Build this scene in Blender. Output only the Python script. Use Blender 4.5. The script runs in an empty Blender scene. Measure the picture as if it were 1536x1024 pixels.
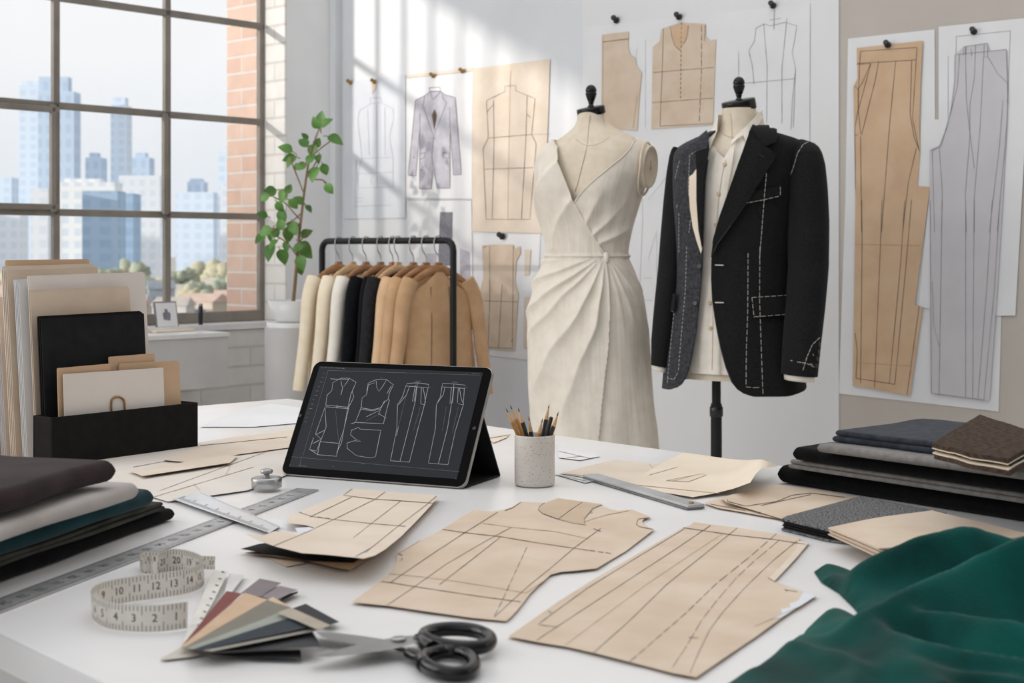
import bpy, bmesh, math, random
import numpy as np
from mathutils import Vector, Matrix, noise
from mathutils.bvhtree import BVHTree
from mathutils.geometry import delaunay_2d_cdt

rnd = random.Random(7)
COL = bpy.context.scene.collection
F, HZ, CZ, TZ = 2166.0, 375.0, 1.10, 0.77      # focal length in pixels, horizon row, eye height, table height
CAM = Vector((0, 0, CZ))
V = Vector

# ------------------------------------------------------------------ measuring the photograph
def ray(px, py): return V(((px - 768) / F, 1.0, -(py - HZ) / F))
def at(px, py, Y): return CAM + ray(px, py) * Y
def onz(px, py, z):
    d = ray(px, py); return CAM + d * ((z - CZ) / d.z)
def onplane(px, py, P, n):
    d = ray(px, py); return CAM + d * ((P - CAM).dot(n) / d.dot(n))

# ------------------------------------------------------------------ materials
def lin(h):
    if isinstance(h, str):
        h = h.lstrip('#'); c = [int(h[i:i + 2], 16) / 255 for i in (0, 2, 4)]
    else: c = [x / 255 for x in h]
    return tuple(x / 12.92 if x <= .04045 else ((x + .055) / 1.055) ** 2.4 for x in c) + (1,)

def mat(name, c, rough=.7, c2=None, scale=20, detail=5, bump=0, bscale=None, metal=0, sheen=0, spec=.5, stretch=None, coat=0, lo=.35, hi=.65):
    m = bpy.data.materials.new(name); m.use_nodes = True
    nt = m.node_tree; N = nt.nodes; L = nt.links
    b = N['Principled BSDF']
    b.inputs['Roughness'].default_value = rough; b.inputs['Metallic'].default_value = metal
    b.inputs['Specular IOR Level'].default_value = spec
    if sheen:
        b.inputs['Sheen Weight'].default_value = sheen; b.inputs['Sheen Roughness'].default_value = .4
    if coat: b.inputs['Coat Weight'].default_value = coat
    tc = N.new('ShaderNodeTexCoord'); mp = N.new('ShaderNodeMapping')
    L.new(tc.outputs['Object'], mp.inputs['Vector'])
    if stretch: mp.inputs['Scale'].default_value = stretch
    col = lin(c); col2 = lin(c2) if c2 else tuple(x * .9 for x in col[:3]) + (1,)
    nz = N.new('ShaderNodeTexNoise'); nz.inputs['Scale'].default_value = scale; nz.inputs['Detail'].default_value = detail
    L.new(mp.outputs['Vector'], nz.inputs['Vector'])
    cr = N.new('ShaderNodeValToRGB')
    cr.color_ramp.elements[0].position = lo; cr.color_ramp.elements[0].color = col2
    cr.color_ramp.elements[1].position = hi; cr.color_ramp.elements[1].color = col
    L.new(nz.outputs['Fac'], cr.inputs['Fac']); L.new(cr.outputs['Color'], b.inputs['Base Color'])
    if bump:
        n2 = N.new('ShaderNodeTexNoise'); n2.inputs['Scale'].default_value = bscale or scale * 4; n2.inputs['Detail'].default_value = 4
        L.new(mp.outputs['Vector'], n2.inputs['Vector'])
        bp = N.new('ShaderNodeBump'); bp.inputs['Strength'].default_value = bump; bp.inputs['Distance'].default_value = .002
        L.new(n2.outputs['Fac'], bp.inputs['Height']); L.new(bp.outputs['Normal'], b.inputs['Normal'])
    return m

def brick_mat(name, c1, c2, mortar, bw, rh, ms=.006, rough=.85, bump=.5, op='ADD'):
    """bricks laid in the object's x / z plane"""
    m = bpy.data.materials.new(name); m.use_nodes = True
    nt = m.node_tree; N = nt.nodes; L = nt.links; b = N['Principled BSDF']; b.inputs['Roughness'].default_value = rough
    tc = N.new('ShaderNodeTexCoord'); sp = N.new('ShaderNodeSeparateXYZ'); cb = N.new('ShaderNodeCombineXYZ')
    L.new(tc.outputs['Object'], sp.inputs[0])
    ad = N.new('ShaderNodeMath'); ad.operation = op; bw *= 1.413      # the walls stand at 45 degrees to the axes
    L.new(sp.outputs['X'], ad.inputs[0]); L.new(sp.outputs['Y'], ad.inputs[1])
    L.new(ad.outputs[0], cb.inputs['X']); L.new(sp.outputs['Z'], cb.inputs['Y'])
    br = N.new('ShaderNodeTexBrick'); L.new(cb.outputs[0], br.inputs['Vector'])
    br.inputs['Color1'].default_value = lin(c1); br.inputs['Color2'].default_value = lin(c2); br.inputs['Mortar'].default_value = lin(mortar)
    br.inputs['Scale'].default_value = 1; br.inputs['Brick Width'].default_value = bw; br.inputs['Row Height'].default_value = rh
    br.inputs['Mortar Size'].default_value = ms; br.inputs['Mortar Smooth'].default_value = .3
    nz = N.new('ShaderNodeTexNoise'); nz.inputs['Scale'].default_value = 14; nz.inputs['Detail'].default_value = 6
    L.new(tc.outputs['Object'], nz.inputs['Vector'])
    mx = N.new('ShaderNodeMixRGB'); mx.blend_type = 'MULTIPLY'; mx.inputs[0].default_value = .25
    L.new(br.outputs['Color'], mx.inputs[1]); L.new(nz.outputs['Fac'], mx.inputs[2]); L.new(mx.outputs[0], b.inputs['Base Color'])
    bp = N.new('ShaderNodeBump'); bp.inputs['Strength'].default_value = bump; bp.inputs['Distance'].default_value = .006; bp.invert = True
    L.new(br.outputs['Fac'], bp.inputs['Height']); L.new(bp.outputs['Normal'], b.inputs['Normal'])
    return m

def glass_mat(name, tint=(1, 1, 1, 1), fac=.05, rough=.02):
    m = bpy.data.materials.new(name); m.use_nodes = True
    nt = m.node_tree; N = nt.nodes; L = nt.links
    for n in list(N):
        if n.type == 'BSDF_PRINCIPLED': N.remove(n)
    t = N.new('ShaderNodeBsdfTransparent'); t.inputs[0].default_value = tint
    g = N.new('ShaderNodeBsdfGlossy'); g.inputs['Roughness'].default_value = rough
    mx = N.new('ShaderNodeMixShader'); mx.inputs[0].default_value = fac
    L.new(t.outputs[0], mx.inputs[1]); L.new(g.outputs[0], mx.inputs[2]); L.new(mx.outputs[0], N['Material Output'].inputs['Surface'])
    return m

def speckle_mat(name, c, spot, scale=260, th=.25, rough=.6):
    m = mat(name, c, rough, scale=30)
    N = m.node_tree.nodes; L = m.node_tree.links; b = N['Principled BSDF']
    src = b.inputs['Base Color'].links[0].from_socket
    tc = [n for n in N if n.type == 'TEX_COORD'][0]
    vo = N.new('ShaderNodeTexVoronoi'); vo.inputs['Scale'].default_value = scale; L.new(tc.outputs['Object'], vo.inputs['Vector'])
    nz = N.new('ShaderNodeTexNoise'); nz.inputs['Scale'].default_value = scale * .8; L.new(tc.outputs['Object'], nz.inputs['Vector'])
    ml = N.new('ShaderNodeMath'); ml.operation = 'MULTIPLY'; L.new(vo.outputs['Distance'], ml.inputs[0]); L.new(nz.outputs['Fac'], ml.inputs[1])
    lt = N.new('ShaderNodeMath'); lt.operation = 'LESS_THAN'; lt.inputs[1].default_value = th; L.new(ml.outputs[0], lt.inputs[0])
    mx = N.new('ShaderNodeMixRGB'); L.new(lt.outputs[0], mx.inputs[0]); L.new(src, mx.inputs[1]); mx.inputs[2].default_value = lin(spot)
    L.new(mx.outputs[0], b.inputs['Base Color'])
    return m

# ------------------------------------------------------------------ mesh building
class MB:
    def __init__(s): s.v = []; s.f = []; s.m = []; s.s = []
    def add(s, vs, fs, m=0, smooth=False):
        b = len(s.v); s.v += [V(p) for p in vs]
        for f in fs: s.f.append([i + b for i in f]); s.m.append(m); s.s.append(smooth)
        return s
    def build(s, name, mats, parent=None, base=None):
        if not isinstance(mats, (list, tuple)): mats = [mats]
        if parent is not None:
            o0 = V(parent.get('_o', (0, 0, 0)))
        elif base is not None: o0 = V(base)
        else:
            n = len(s.v); xs = [p.x for p in s.v]; ys = [p.y for p in s.v]
            o0 = V(((min(xs) + max(xs)) / 2, (min(ys) + max(ys)) / 2, min(p.z for p in s.v)))
        me = bpy.data.meshes.new(name)
        me.from_pydata([tuple(p - o0) for p in s.v], [], s.f)
        for m in mats: me.materials.append(m)
        me.polygons.foreach_set('material_index', s.m); me.polygons.foreach_set('use_smooth', s.s)
        me.update(); me.validate()
        o = bpy.data.objects.new(name, me); COL.objects.link(o)
        if parent is not None: o.parent = parent
        else: o.location = o0
        o['_o'] = tuple(o0)
        return o

def tag(o, label=None, cat=None, group=None, kind=None):
    if label: o['label'] = label
    if cat: o['category'] = cat
    if group: o['group'] = group
    if kind: o['kind'] = kind
    return o
def thing(name, loc, label, cat, group=None):
    o = bpy.data.objects.new(name, None); COL.objects.link(o); o.location = loc; o['_o'] = tuple(loc); o.empty_display_size = .05
    return tag(o, label, cat, group)
def struct(o): o['kind'] = 'structure'; return o

def quads(nu, nv, cu=False, cv=False):
    fs = []
    for i in range(nu if cu else nu - 1):
        for j in range(nv if cv else nv - 1):
            a, b = i, (i + 1) % nu; c, d = j, (j + 1) % nv
            fs.append((a * nv + c, b * nv + c, b * nv + d, a * nv + d))
    return fs
def loft(mb, rings, m=0, closed=True, cap=True, smooth=True):
    n = len(rings[0]); vs = [p for r in rings for p in r]
    mb.add(vs, quads(len(rings), n, False, closed), m, smooth)
    if cap and closed:
        mb.add(rings[0], [tuple(range(n))[::-1]], m); mb.add(rings[-1], [tuple(range(n))], m)
    return mb
def frames(pts, closed=False):
    out = []; up = None; n = len(pts)
    for i, p in enumerate(pts):
        a = pts[i - 1] if (i or closed) else pts[i]; b = pts[(i + 1) % n] if (i < n - 1 or closed) else pts[i]
        t = (b - a)
        t = t.normalized() if t.length > 1e-9 else V((0, 0, 1))
        if up is None:
            up = V((0, 0, 1)) if abs(t.z) < .9 else V((1, 0, 0))
        s = up - t * up.dot(t)
        s = s.normalized() if s.length > 1e-6 else t.orthogonal().normalized()
        up = s; out.append((t, s, t.cross(s)))
    return out
def tube(mb, pts, r, n=8, m=0, closed=False, cap=True, flat=1.0, smooth=True):
    pts = [V(p) for p in pts]
    fr = frames(pts, closed); rings = []
    for i, (p, (t, s, b)) in enumerate(zip(pts, fr)):
        ri = r[i] if isinstance(r, (list, tuple)) else r
        rings.append([p + b * (math.cos(2 * math.pi * k / n) * ri) + s * (math.sin(2 * math.pi * k / n) * ri * flat) for k in range(n)])
    if closed:
        vs = [q for R in rings for q in R]; mb.add(vs, quads(len(rings), n, True, True), m, smooth)
    else: loft(mb, rings, m, True, cap, smooth)
    return mb
def lathe(mb, prof, c, n=32, m=0, axis=V((0, 0, 1)), smooth=True, sx=1, sy=1, ex=None):
    axis = axis.normalized(); ex = ex or (V((1, 0, 0)) if abs(axis.x) < .9 else V((0, 1, 0)))
    ex = (ex - axis * ex.dot(axis)).normalized(); ey = axis.cross(ex)
    rings = [[V(c) + axis * z + ex * (math.cos(2 * math.pi * k / n) * r * sx) + ey * (math.sin(2 * math.pi * k / n) * r * sy) for k in range(n)] for r, z in prof]
    return loft(mb, rings, m, True, True, smooth)
def obox(mb, c, ax, hs, m=0, bev=0, seg=2):
    """oriented box: centre, three axes, half sizes"""
    bm = bmesh.new(); bmesh.ops.create_cube(bm, size=2)
    for v in bm.verts: v.co = V((v.co.x * hs[0], v.co.y * hs[1], v.co.z * hs[2]))
    if bev: bmesh.ops.bevel(bm, geom=bm.edges[:], offset=min(bev, min(hs) * .95), segments=seg, affect='EDGES', profile=.5)
    bm.verts.index_update()
    mb.add([V(c) + V(ax[0]) * v.co.x + V(ax[1]) * v.co.y + V(ax[2]) * v.co.z for v in bm.verts], [[v.index for v in f.verts] for f in bm.faces], m, False)
    bm.free(); return mb
def box(mb, lo, hi, m=0, bev=0):
    lo, hi = V(lo), V(hi); return obox(mb, (lo + hi) / 2, (V((1, 0, 0)), V((0, 1, 0)), V((0, 0, 1))), (hi - lo) / 2, m, bev)
def spline(pts, n=8, closed=False):
    P = [V(p) for p in pts]; N = len(P); out = []
    for i in range(N if closed else N - 1):
        if closed: a, b, c, d = P[i - 1], P[i], P[(i + 1) % N], P[(i + 2) % N]
        else: a, b, c, d = P[max(i - 1, 0)], P[i], P[i + 1], P[min(i + 2, N - 1)]
        for k in range(n):
            t = k / n
            out.append(.5 * ((2 * b) + (c - a) * t + (2 * a - 5 * b + 4 * c - d) * t * t + (3 * b - a - 3 * c + d) * t ** 3))
    if not closed: out.append(P[-1].copy())
    return out
def spl2(pts, n=6, closed=False): return [(p.x, p.y) for p in spline([(x, y, 0) for x, y in pts], n, closed)]

def inside(p, poly):
    x, y = p; c = False; j = len(poly) - 1
    for i in range(len(poly)):
        xi, yi = poly[i]; xj, yj = poly[j]
        if (yi > y) != (yj > y) and x < (xj - xi) * (y - yi) / (yj - yi) + xi: c = not c
        j = i
    return c
def resample(pl, step):
    out = [pl[0]]
    for a, b in zip(pl, pl[1:]):
        L = math.hypot(b[0] - a[0], b[1] - a[1]); n = max(1, int(L / step + .5))
        for k in range(1, n + 1): out.append((a[0] + (b[0] - a[0]) * k / n, a[1] + (b[1] - a[1]) * k / n))
    return out
def tri2d(poly, step):
    """triangulate a 2-D outline with an inner lattice; returns points, faces, outline count"""
    po = resample(list(poly) + [poly[0]], step)[:-1]; n = len(po); pts = list(po)
    xs = [p[0] for p in poly]; ys = [p[1] for p in poly]
    y = min(ys) + step * .5; r = 0
    while y < max(ys):
        x = min(xs) + step * (.25 + .5 * (r % 2))
        while x < max(xs):
            if inside((x, y), po) and min((x - q[0]) ** 2 + (y - q[1]) ** 2 for q in po) > (step * .45) ** 2: pts.append((x, y))
            x += step
        y += step * .87; r += 1
    res = delaunay_2d_cdt([V(p) for p in pts], [], [list(range(n))], 1, 1e-6)
    P = [tuple(p) for p in res[0]]; T = [tuple(t) for t in res[2]]
    # boundary edges
    cnt = {}
    for t in T:
        for a, b in zip(t, t[1:] + t[:1]): cnt[(min(a, b), max(a, b))] = cnt.get((min(a, b), max(a, b)), 0) + 1
    bd = [(a, b) for t in T for a, b in zip(t, t[1:] + t[:1]) if cnt[(min(a, b), max(a, b))] == 1]
    return P, T, bd
def sheet(mb, poly, fmap, t=.0006, step=40, m=0, smooth=True):
    """a flat or curled sheet: fmap(x, y, h) gives the point h above the carrying surface"""
    P, T, bd = tri2d(poly, step); n = len(P)
    top = [fmap(p[0], p[1], t) for p in P]; bot = [fmap(p[0], p[1], 0) for p in P]
    e = [V(top[T[0][i]]) for i in range(3)]; nn = (e[1] - e[0]).cross(e[2] - e[0])
    if nn.dot(V(top[T[0][0]]) - V(bot[T[0][0]])) < 0:
        T = [f[::-1] for f in T]; bd = [(b, a) for a, b in bd]
    mb.add(top + bot, T, m, smooth)
    b0 = len(mb.v) - 2 * n
    for f in T: mb.f.append([i + n + b0 for i in f[::-1]]); mb.m.append(m); mb.s.append(smooth)
    rim = []; sf = []
    for a, b in bd:
        k = len(rim); rim += [top[b], top[a], bot[a], bot[b]]; sf.append((k, k + 1, k + 2, k + 3))
    mb.add(rim, sf, m, False)
    return mb
LW = .56
def lines(mb, pls, fmap, w=1.0, h=.0009, m=1, step=14, dash=None, closed=False):
    """drawn lines: thin flat ribbons of ink on a sheet"""
    for pl in pls:
        if dash:
            q = resample(pl, dash[0] + dash[1]) if len(pl) > 1 else pl
            segs = []
            for a, b in zip(q, q[1:]):
                k = dash[0] / (dash[0] + dash[1]); segs.append([a, (a[0] + (b[0] - a[0]) * k, a[1] + (b[1] - a[1]) * k)])
        else: segs = [pl]
        for sg in segs:
            q = resample(sg, step); vs = []; n = len(q)
            for i, p in enumerate(q):
                a = q[max(i - 1, 0)]; b = q[min(i + 1, n - 1)]; dx, dy = b[0] - a[0], b[1] - a[1]; L = math.hypot(dx, dy) or 1
                ww = w * LW * (.75 + .5 * rnd.random()) / 2
                vs += [fmap(p[0] - dy / L * ww, p[1] + dx / L * ww, h), fmap(p[0] + dy / L * ww, p[1] - dx / L * ww, h)]
            mb.add(vs, [(2 * i, 2 * i + 1, 2 * i + 3, 2 * i + 2) for i in range(n - 1)], m)
    return mb
_txt = {}
def glyphs(s):
    if s not in _txt:
        c = bpy.data.curves.new('t', 'FONT'); c.body = s; c.align_x = 'CENTER'; c.align_y = 'CENTER'; c.resolution_u = 2
        o = bpy.data.objects.new('t', c); COL.objects.link(o)
        me = o.evaluated_get(bpy.context.evaluated_depsgraph_get()).to_mesh()
        _txt[s] = ([(v.co.x, v.co.y) for v in me.vertices], [tuple(p.vertices) for p in me.polygons])
        bpy.data.objects.remove(o); bpy.data.curves.remove(c)
    return _txt[s]
def stamp(mb, s, fmap, x, y, size, m=1, h=.0006, ang=0):
    vs, fs = glyphs(s); ca, sa = math.cos(ang), math.sin(ang)
    mb.add([fmap(x + (a * ca - b * sa) * size, y + (a * sa + b * ca) * size, h) for a, b in vs], fs, m)

def hermite(xs, ys, x):
    """smooth interpolation through rows (xs ascending)"""
    return np.interp(x, xs, ys)
class Torso:
    """stack of elliptic rings measured from the photograph: rows (row y, left x, right x, depth ratio)"""
    def __init__(s, Y0, phi, rows, sig=5):
        s.Y0 = Y0; s.X = V((math.cos(phi), -math.sin(phi), 0)); s.Fd = V((-math.sin(phi), -math.cos(phi), 0)); s.phi = phi
        z = [CZ - (r[0] - HZ) / F * Y0 for r in rows][::-1]
        cx = [((r[1] + r[2]) / 2 - 768) / F * Y0 for r in rows][::-1]
        hw = [(r[2] - r[1]) / 2 / F * Y0 for r in rows][::-1]; ra = [r[3] for r in rows][::-1]
        s.zs = np.linspace(z[0], z[-1], 500); k = np.exp(-.5 * (np.arange(-3 * sig, 3 * sig + 1) / sig) ** 2); k /= k.sum()
        def sm(y):
            q = np.interp(s.zs, z, y); p = np.concatenate([2 * q[0] - q[1:3 * sig + 1][::-1], q, 2 * q[-1] - q[-3 * sig - 1:-1][::-1]])
            return np.convolve(p, k, 'valid')
        s.cx, s.hw, s.ra = sm(cx), sm(hw), sm(ra); s.z0, s.z1 = z[0], z[-1]
        s.bump = None
    def par(s, z):
        c = float(np.interp(z, s.zs, s.cx)); h = float(np.interp(z, s.zs, s.hw)); r = float(np.interp(z, s.zs, s.ra))
        a = h / math.sqrt(math.cos(s.phi) ** 2 + (r * math.sin(s.phi)) ** 2); return c, a, a * r
    def pt(s, th, z, off=0):
        c, a, b = s.par(z)
        if s.bump: off += s.bump(th, z)
        return V((c, s.Y0, z)) + s.X * ((a + off) * math.sin(th)) + s.Fd * ((b + off) * math.cos(th))
    def zof(s, py): return CZ - (py - HZ) / F * s.Y0
    def theta(s, P):
        c, a, b = s.par(P.z); d = P - V((c, s.Y0, P.z)); return math.atan2(d.dot(s.X) / a, d.dot(s.Fd) / b)
    def bvh(s, off=0, nt=120, nz=160, z0=None, z1=None):
        z0 = s.z0 if z0 is None else z0; z1 = s.z1 if z1 is None else z1
        vs = [s.pt(2 * math.pi * j / nt, z0 + (z1 - z0) * i / (nz - 1), off) for i in range(nz) for j in range(nt)]
        return BVHTree.FromPolygons(vs, [tuple(reversed(f)) for f in quads(nz, nt, False, True)])
def hit(bv, px, py, Y0):
    d = ray(px, py).normalized(); r = bv.ray_cast(CAM, d)
    if r[0] is None:
        r = bv.find_nearest(at(px, py, Y0))
    n = r[1]
    if n.dot(d) > 0: n = -n
    return r[0], n
def drape(bv, Y0, off=0.0):
    """a map that lays things on a body's surface: (px, py, h) -> point h off the surface"""
    def f(px, py, h):
        P, n = hit(bv, px, py, Y0); return P + n * (off + h)
    return f
def thread(mb, pls, bv, Y0, r=.0012, off=.002, m=1, dash=None, step=5):
    for pl in pls:
        if dash:
            q = resample(pl, dash[0] + dash[1]); k = dash[0] / (dash[0] + dash[1])
            segs = [[a, (a[0] + (b[0] - a[0]) * k, a[1] + (b[1] - a[1]) * k)] for a, b in zip(q, q[1:])]
        else: segs = [pl]
        for sg in segs:
            pts = []
            for p in resample(sg, step):
                P, n = hit(bv, p[0], p[1], Y0); pts.append(P + n * off)
            if len(pts) > 1: tube(mb, pts, r, 5, m)
    return mb
def sstep(a, b, x):
    t = max(0., min(1., (x - a) / (b - a))); return t * t * (3 - 2 * t)
def gs(x, s): return math.exp(-.5 * (x / s) ** 2)
def nz3(x, y=0., z=0.): return noise.noise(V((x, y, z)))

# ------------------------------------------------------------------ palette
M = {}
M['plaster'] = mat('plaster wall', '#dfe0e2', .9, '#d8d9dc', 3, bump=.05, bscale=40)
M['panel'] = mat('white wall panel', '#e3e3e3', .85, '#dedede', 2)
M['plaster_warm'] = mat('warm plaster', '#c3bbb2', .9, '#bab1a8', 2.5, bump=.05, bscale=40)
M['white_brick'] = brick_mat('white painted brick', '#ece9e4', '#e6e2dc', '#d9d4ce', .24, .078)
M['white_brick_side'] = brick_mat('white painted brick reveal', '#ece9e4', '#e6e2dc', '#d9d4ce', .24, .078, op='SUBTRACT')
M['red_brick'] = brick_mat('orange brick', '#e5c6b4', '#ddb9a5', '#e5dad1', .21, .072, .007, op='SUBTRACT')
M['floor'] = mat('pale concrete floor', '#d8d6d4', .5, '#cccac8', 3)
M['table'] = mat('white laminate', '#eceae9', .3, '#e1dfdd', 3.5, 8, lo=.25, hi=.6)
M['table_edge'] = mat('white edge', '#dcdad8', .5, '#d6d4d2', 8)
M['frame'] = mat('bronze grey window steel', '#8b837a', .5, '#7a736b', 10)
M['glass'] = glass_mat('window glass', (1, 1, 1, 1), .03)
M['kraft'] = mat('kraft pattern paper', '#d7c5b1', .75, '#ccb69f', 12, 8, bump=.15, bscale=60)
M['kraft_dark'] = mat('brown kraft', '#d2b494', .75, '#c7a686', 10, 8, bump=.1, bscale=60)
M['kraft_pale'] = mat('pale kraft paper', '#e0d2c2', .75, '#d7c6b3', 10, 8, bump=.12, bscale=50)
M['tissue'] = mat('tissue pattern paper', '#e0dad2', .7, '#d9d0c6', 7, 8, bump=.2, bscale=30)
M['cream_paper'] = mat('cream paper', '#e8dac6', .75, '#dfcfba', 9, 6, bump=.1, bscale=30)
M['white_paper'] = mat('white paper', '#e6e5e6', .8, '#dededf', 5, 4)
M['blue_paper'] = mat('bluish tracing paper', '#dcdee3', .8, '#d2d5dc', 5, 4)
M['grey_paper'] = mat('grey tracing paper', '#cbc8ca', .8, '#c3c0c3', 6, 5)
M['ink'] = mat('pencil line', '#5a4a3f', .9, '#6b5a4c', 200)
M['ink_dark'] = mat('dark pencil line', '#3c3532', .9, '#4a4340', 200)
M['ink_faint'] = mat('faint pencil line', '#a9a9b2', .9, '#b4b4bc', 100)
M['ink_grey'] = mat('graphite line', '#77757e', .9, '#85838b', 100)
M['graphite'] = mat('graphite shading', '#c5c3ca', .9, '#b3b0ba', 25)
M['kraft_line'] = mat('faint brown line', '#ab8b6d', .9, '#b89878', 100)
M['black_card'] = mat('black board', '#1f1f22', .7, '#18181b', 40, bump=.2, bscale=300, spec=.15)
M['black_box'] = mat('black leatherette', '#1d1c1a', .7, '#171614', 60, bump=.35, bscale=500, spec=.12)
M['black_plastic'] = mat('black plastic', '#17171a', .3, '#141416', 20)
M['black_gloss'] = mat('black lacquer', '#0c0c0d', .18, '#08080a', 20, spec=.35)
M['black_metal'] = mat('black metal tube', '#17191a', .4, '#131415', 20, spec=.3)
M['steel'] = mat('brushed steel', '#b9b8b7', .33, '#a3a2a2', 30, metal=.85, stretch=(1, 1, 1))
M['steel_ruler'] = mat('ruler steel', '#c6c6c7', .4, '#b4b4b5', 18, metal=.7)
M['steel_dark'] = mat('dark steel', '#8b8a89', .3, '#7b7a79', 30, metal=.9)
M['brass'] = mat('brass', '#b08d57', .35, '#94744a', 40, metal=.9)
M['ruler_ink'] = mat('etched marks', '#36373b', .6, '#414247', 100)
M['linen'] = mat('cream muslin', '#e9e0d2', .8, '#e1d7c8', 30, 6, bump=.12, bscale=350, sheen=.1)
M['linen_shade'] = mat('muslin binding', '#e0d2bd', .8, '#d7c8b2', 30)
M['canvas'] = mat('form canvas', '#dfd2be', .85, '#d6c8b3', 40, 6, bump=.2, bscale=700)
M['seam'] = mat('seam thread', '#b9a88f', .9, '#a8977f', 100)
M['shirt'] = mat('ivory shirt cotton', '#ece4d8', .8, '#e4dbce', 30, 5, bump=.08, bscale=300)
M['wool'] = mat('charcoal wool', '#252526', .95, '#19191a', 260, 3, bump=.5, bscale=700, sheen=.05, spec=.08, lo=.3, hi=.7)
M['wool_light'] = mat('lighter charcoal wool', '#47474b', .95, '#2f2f33', 120, 6, bump=.5, bscale=700, sheen=.1, spec=.08)
M['baste'] = mat('white basting thread', '#d8d3c8', .8, '#c9c3b7', 100)
M['white_edge'] = mat('white edging', '#e6e2da', .8, '#dcd7cf', 50)
M['button'] = mat('horn button', '#c8b08c', .35, '#b39a76', 200)
M['wood'] = mat('hanger wood', '#a97c53', .45, '#8f6440', 12, 6, stretch=(1, 8, 8))
M['wood_light'] = mat('light hanger wood', '#cfae88', .5, '#bf9b74', 12, 6, stretch=(1, 8, 8))
M['cloth_cream'] = mat('cream cotton', '#eee0c8', .9, '#e6d6bc', 20, sheen=.1)
M['cloth_ivory'] = mat('ivory cotton', '#efe8dd', .9, '#e7dfd2', 20, sheen=.1)
M['cloth_black'] = mat('black wool', '#15161a', .95, '#101114', 60, sheen=.05, spec=.08)
M['cloth_char'] = mat('charcoal cloth', '#2e2d2f', .95, '#262527', 60, sheen=.05, spec=.08)
M['cloth_tan'] = mat('tan cotton', '#c6a17b', .9, '#bb956f', 20, sheen=.1)
M['cloth_tan2'] = mat('light tan cotton', '#d9b690', .9, '#cfaa84', 20, sheen=.1)
M['velvet'] = mat('green velvet', '#115049', .85, '#08332f', 9, 6, bump=.25, bscale=300, sheen=.10, spec=.06)
M['f_brown'] = mat('aubergine brown cloth', '#3e3335', .95, '#2d2526', 14, 6, bump=.4, bscale=500, sheen=.08, spec=.08)
M['f_greige'] = mat('pale grey silk', '#b5aeaa', .55, '#a29b98', 10, 5, bump=.1, bscale=200, sheen=.2)
M['f_teal'] = mat('dark teal cloth', '#134147', .8, '#0f2a31', 12, 5, bump=.15, bscale=300, sheen=.1, spec=.15)
M['f_olive'] = mat('grey green cloth', '#4d4d49', .9, '#383835', 20, 5, bump=.2, bscale=400, spec=.1)
M['f_black'] = mat('black wool cloth', '#141416', .95, '#0e0e10', 60, 5, bump=.5, bscale=600, sheen=.05, spec=.08)
M['f_grey'] = mat('grey flannel', '#85827f', .92, '#74716e', 90, 6, bump=.5, bscale=600, sheen=.15, spec=.2)
M['f_slate'] = mat('slate blue wool', '#3c4048', .95, '#2e3139', 70, 6, bump=.5, bscale=500, sheen=.1, spec=.08)
M['f_tweed'] = mat('brown tweed', '#56493f', .95, '#392f29', 160, 6, bump=.7, bscale=500, spec=.08)
M['f_melange'] = mat('grey melange wool', '#8f8e8e', .95, '#3e3e40', 420, 4, bump=.8, bscale=700, spec=.2, lo=.42, hi=.6)
M['ceramic'] = speckle_mat('speckled stoneware', '#d3ccc4', '#8a7668', 330, .085)
M['ceramic_in'] = mat('stoneware inside', '#bdb5ab', .6, '#b2aaa0', 30)
M['pencil_ochre'] = mat('ochre lacquer', '#bd8a45', .4, '#ab7a39', 60)
M['pencil_black'] = mat('black pencil lacquer', '#222225', .35, '#1c1c1f', 60)
M['pencil_wood'] = mat('sharpened wood', '#d6ae84', .7, '#c99f74', 60)
M['lead'] = mat('pencil lead', '#2d2d30', .5, '#252528', 60)
M['screen'] = mat('dark screen', '#2b2d32', .35, '#282a2f', 4, spec=.12)
M['screen_line'] = mat('bright screen line', '#c9cacc', .5, '#c0c1c4', 50)
M['screen_dim'] = mat('dim screen line', '#7b7d82', .5, '#74767b', 50)
M['alu'] = mat('aluminium rim', '#a9a7a4', .35, '#9b9996', 60, metal=.8)
M['cabinet'] = mat('pale grey cabinet', '#c9c7c6', .6, '#c2c0bf', 8)
M['tape'] = mat('tape measure vinyl', '#e2ddd3', .5, '#d9d3c8', 30)
M['leaf'] = mat('green leaf', '#5e8a3a', .5, '#3f6b2a', 10, 5)
M['stem'] = mat('plant stem', '#8d7455', .8, '#7b6346', 40)
M['soil'] = mat('potting soil', '#8d8172', .95, '#6f6457', 60)
M['pot'] = mat('white glazed pot', '#e4e4e3', .3, '#dadad9', 10)
M['pedestal'] = mat('grey pedestal', '#c3c1c0', .7, '#bab8b7', 5)
M['kraft_shade'] = mat('shaded kraft', '#cbb59d', .75, '#c0a98f', 10, 8)
M['pale_card'] = mat('pale card', '#e5ddd6', .75, '#ddd4cc', 9, 6, bump=.08, bscale=60)
M['bezel'] = mat('black screen border', '#0a0a0b', .45, '#080809', 20, spec=.04)
M['plaster_pier'] = mat('bright plaster pier', '#ececec', .9, '#e4e4e4', 3, bump=.05, bscale=40)
M['wool_highlight'] = mat('wool edge highlight', '#4c4c4e', .95, '#3c3c3e', 200)  # paler tone that stands in for light catching the wool edges
M['steel_mid'] = mat('blade steel', '#a5a4a2', .32, '#979694', 30, metal=.85)
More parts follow.
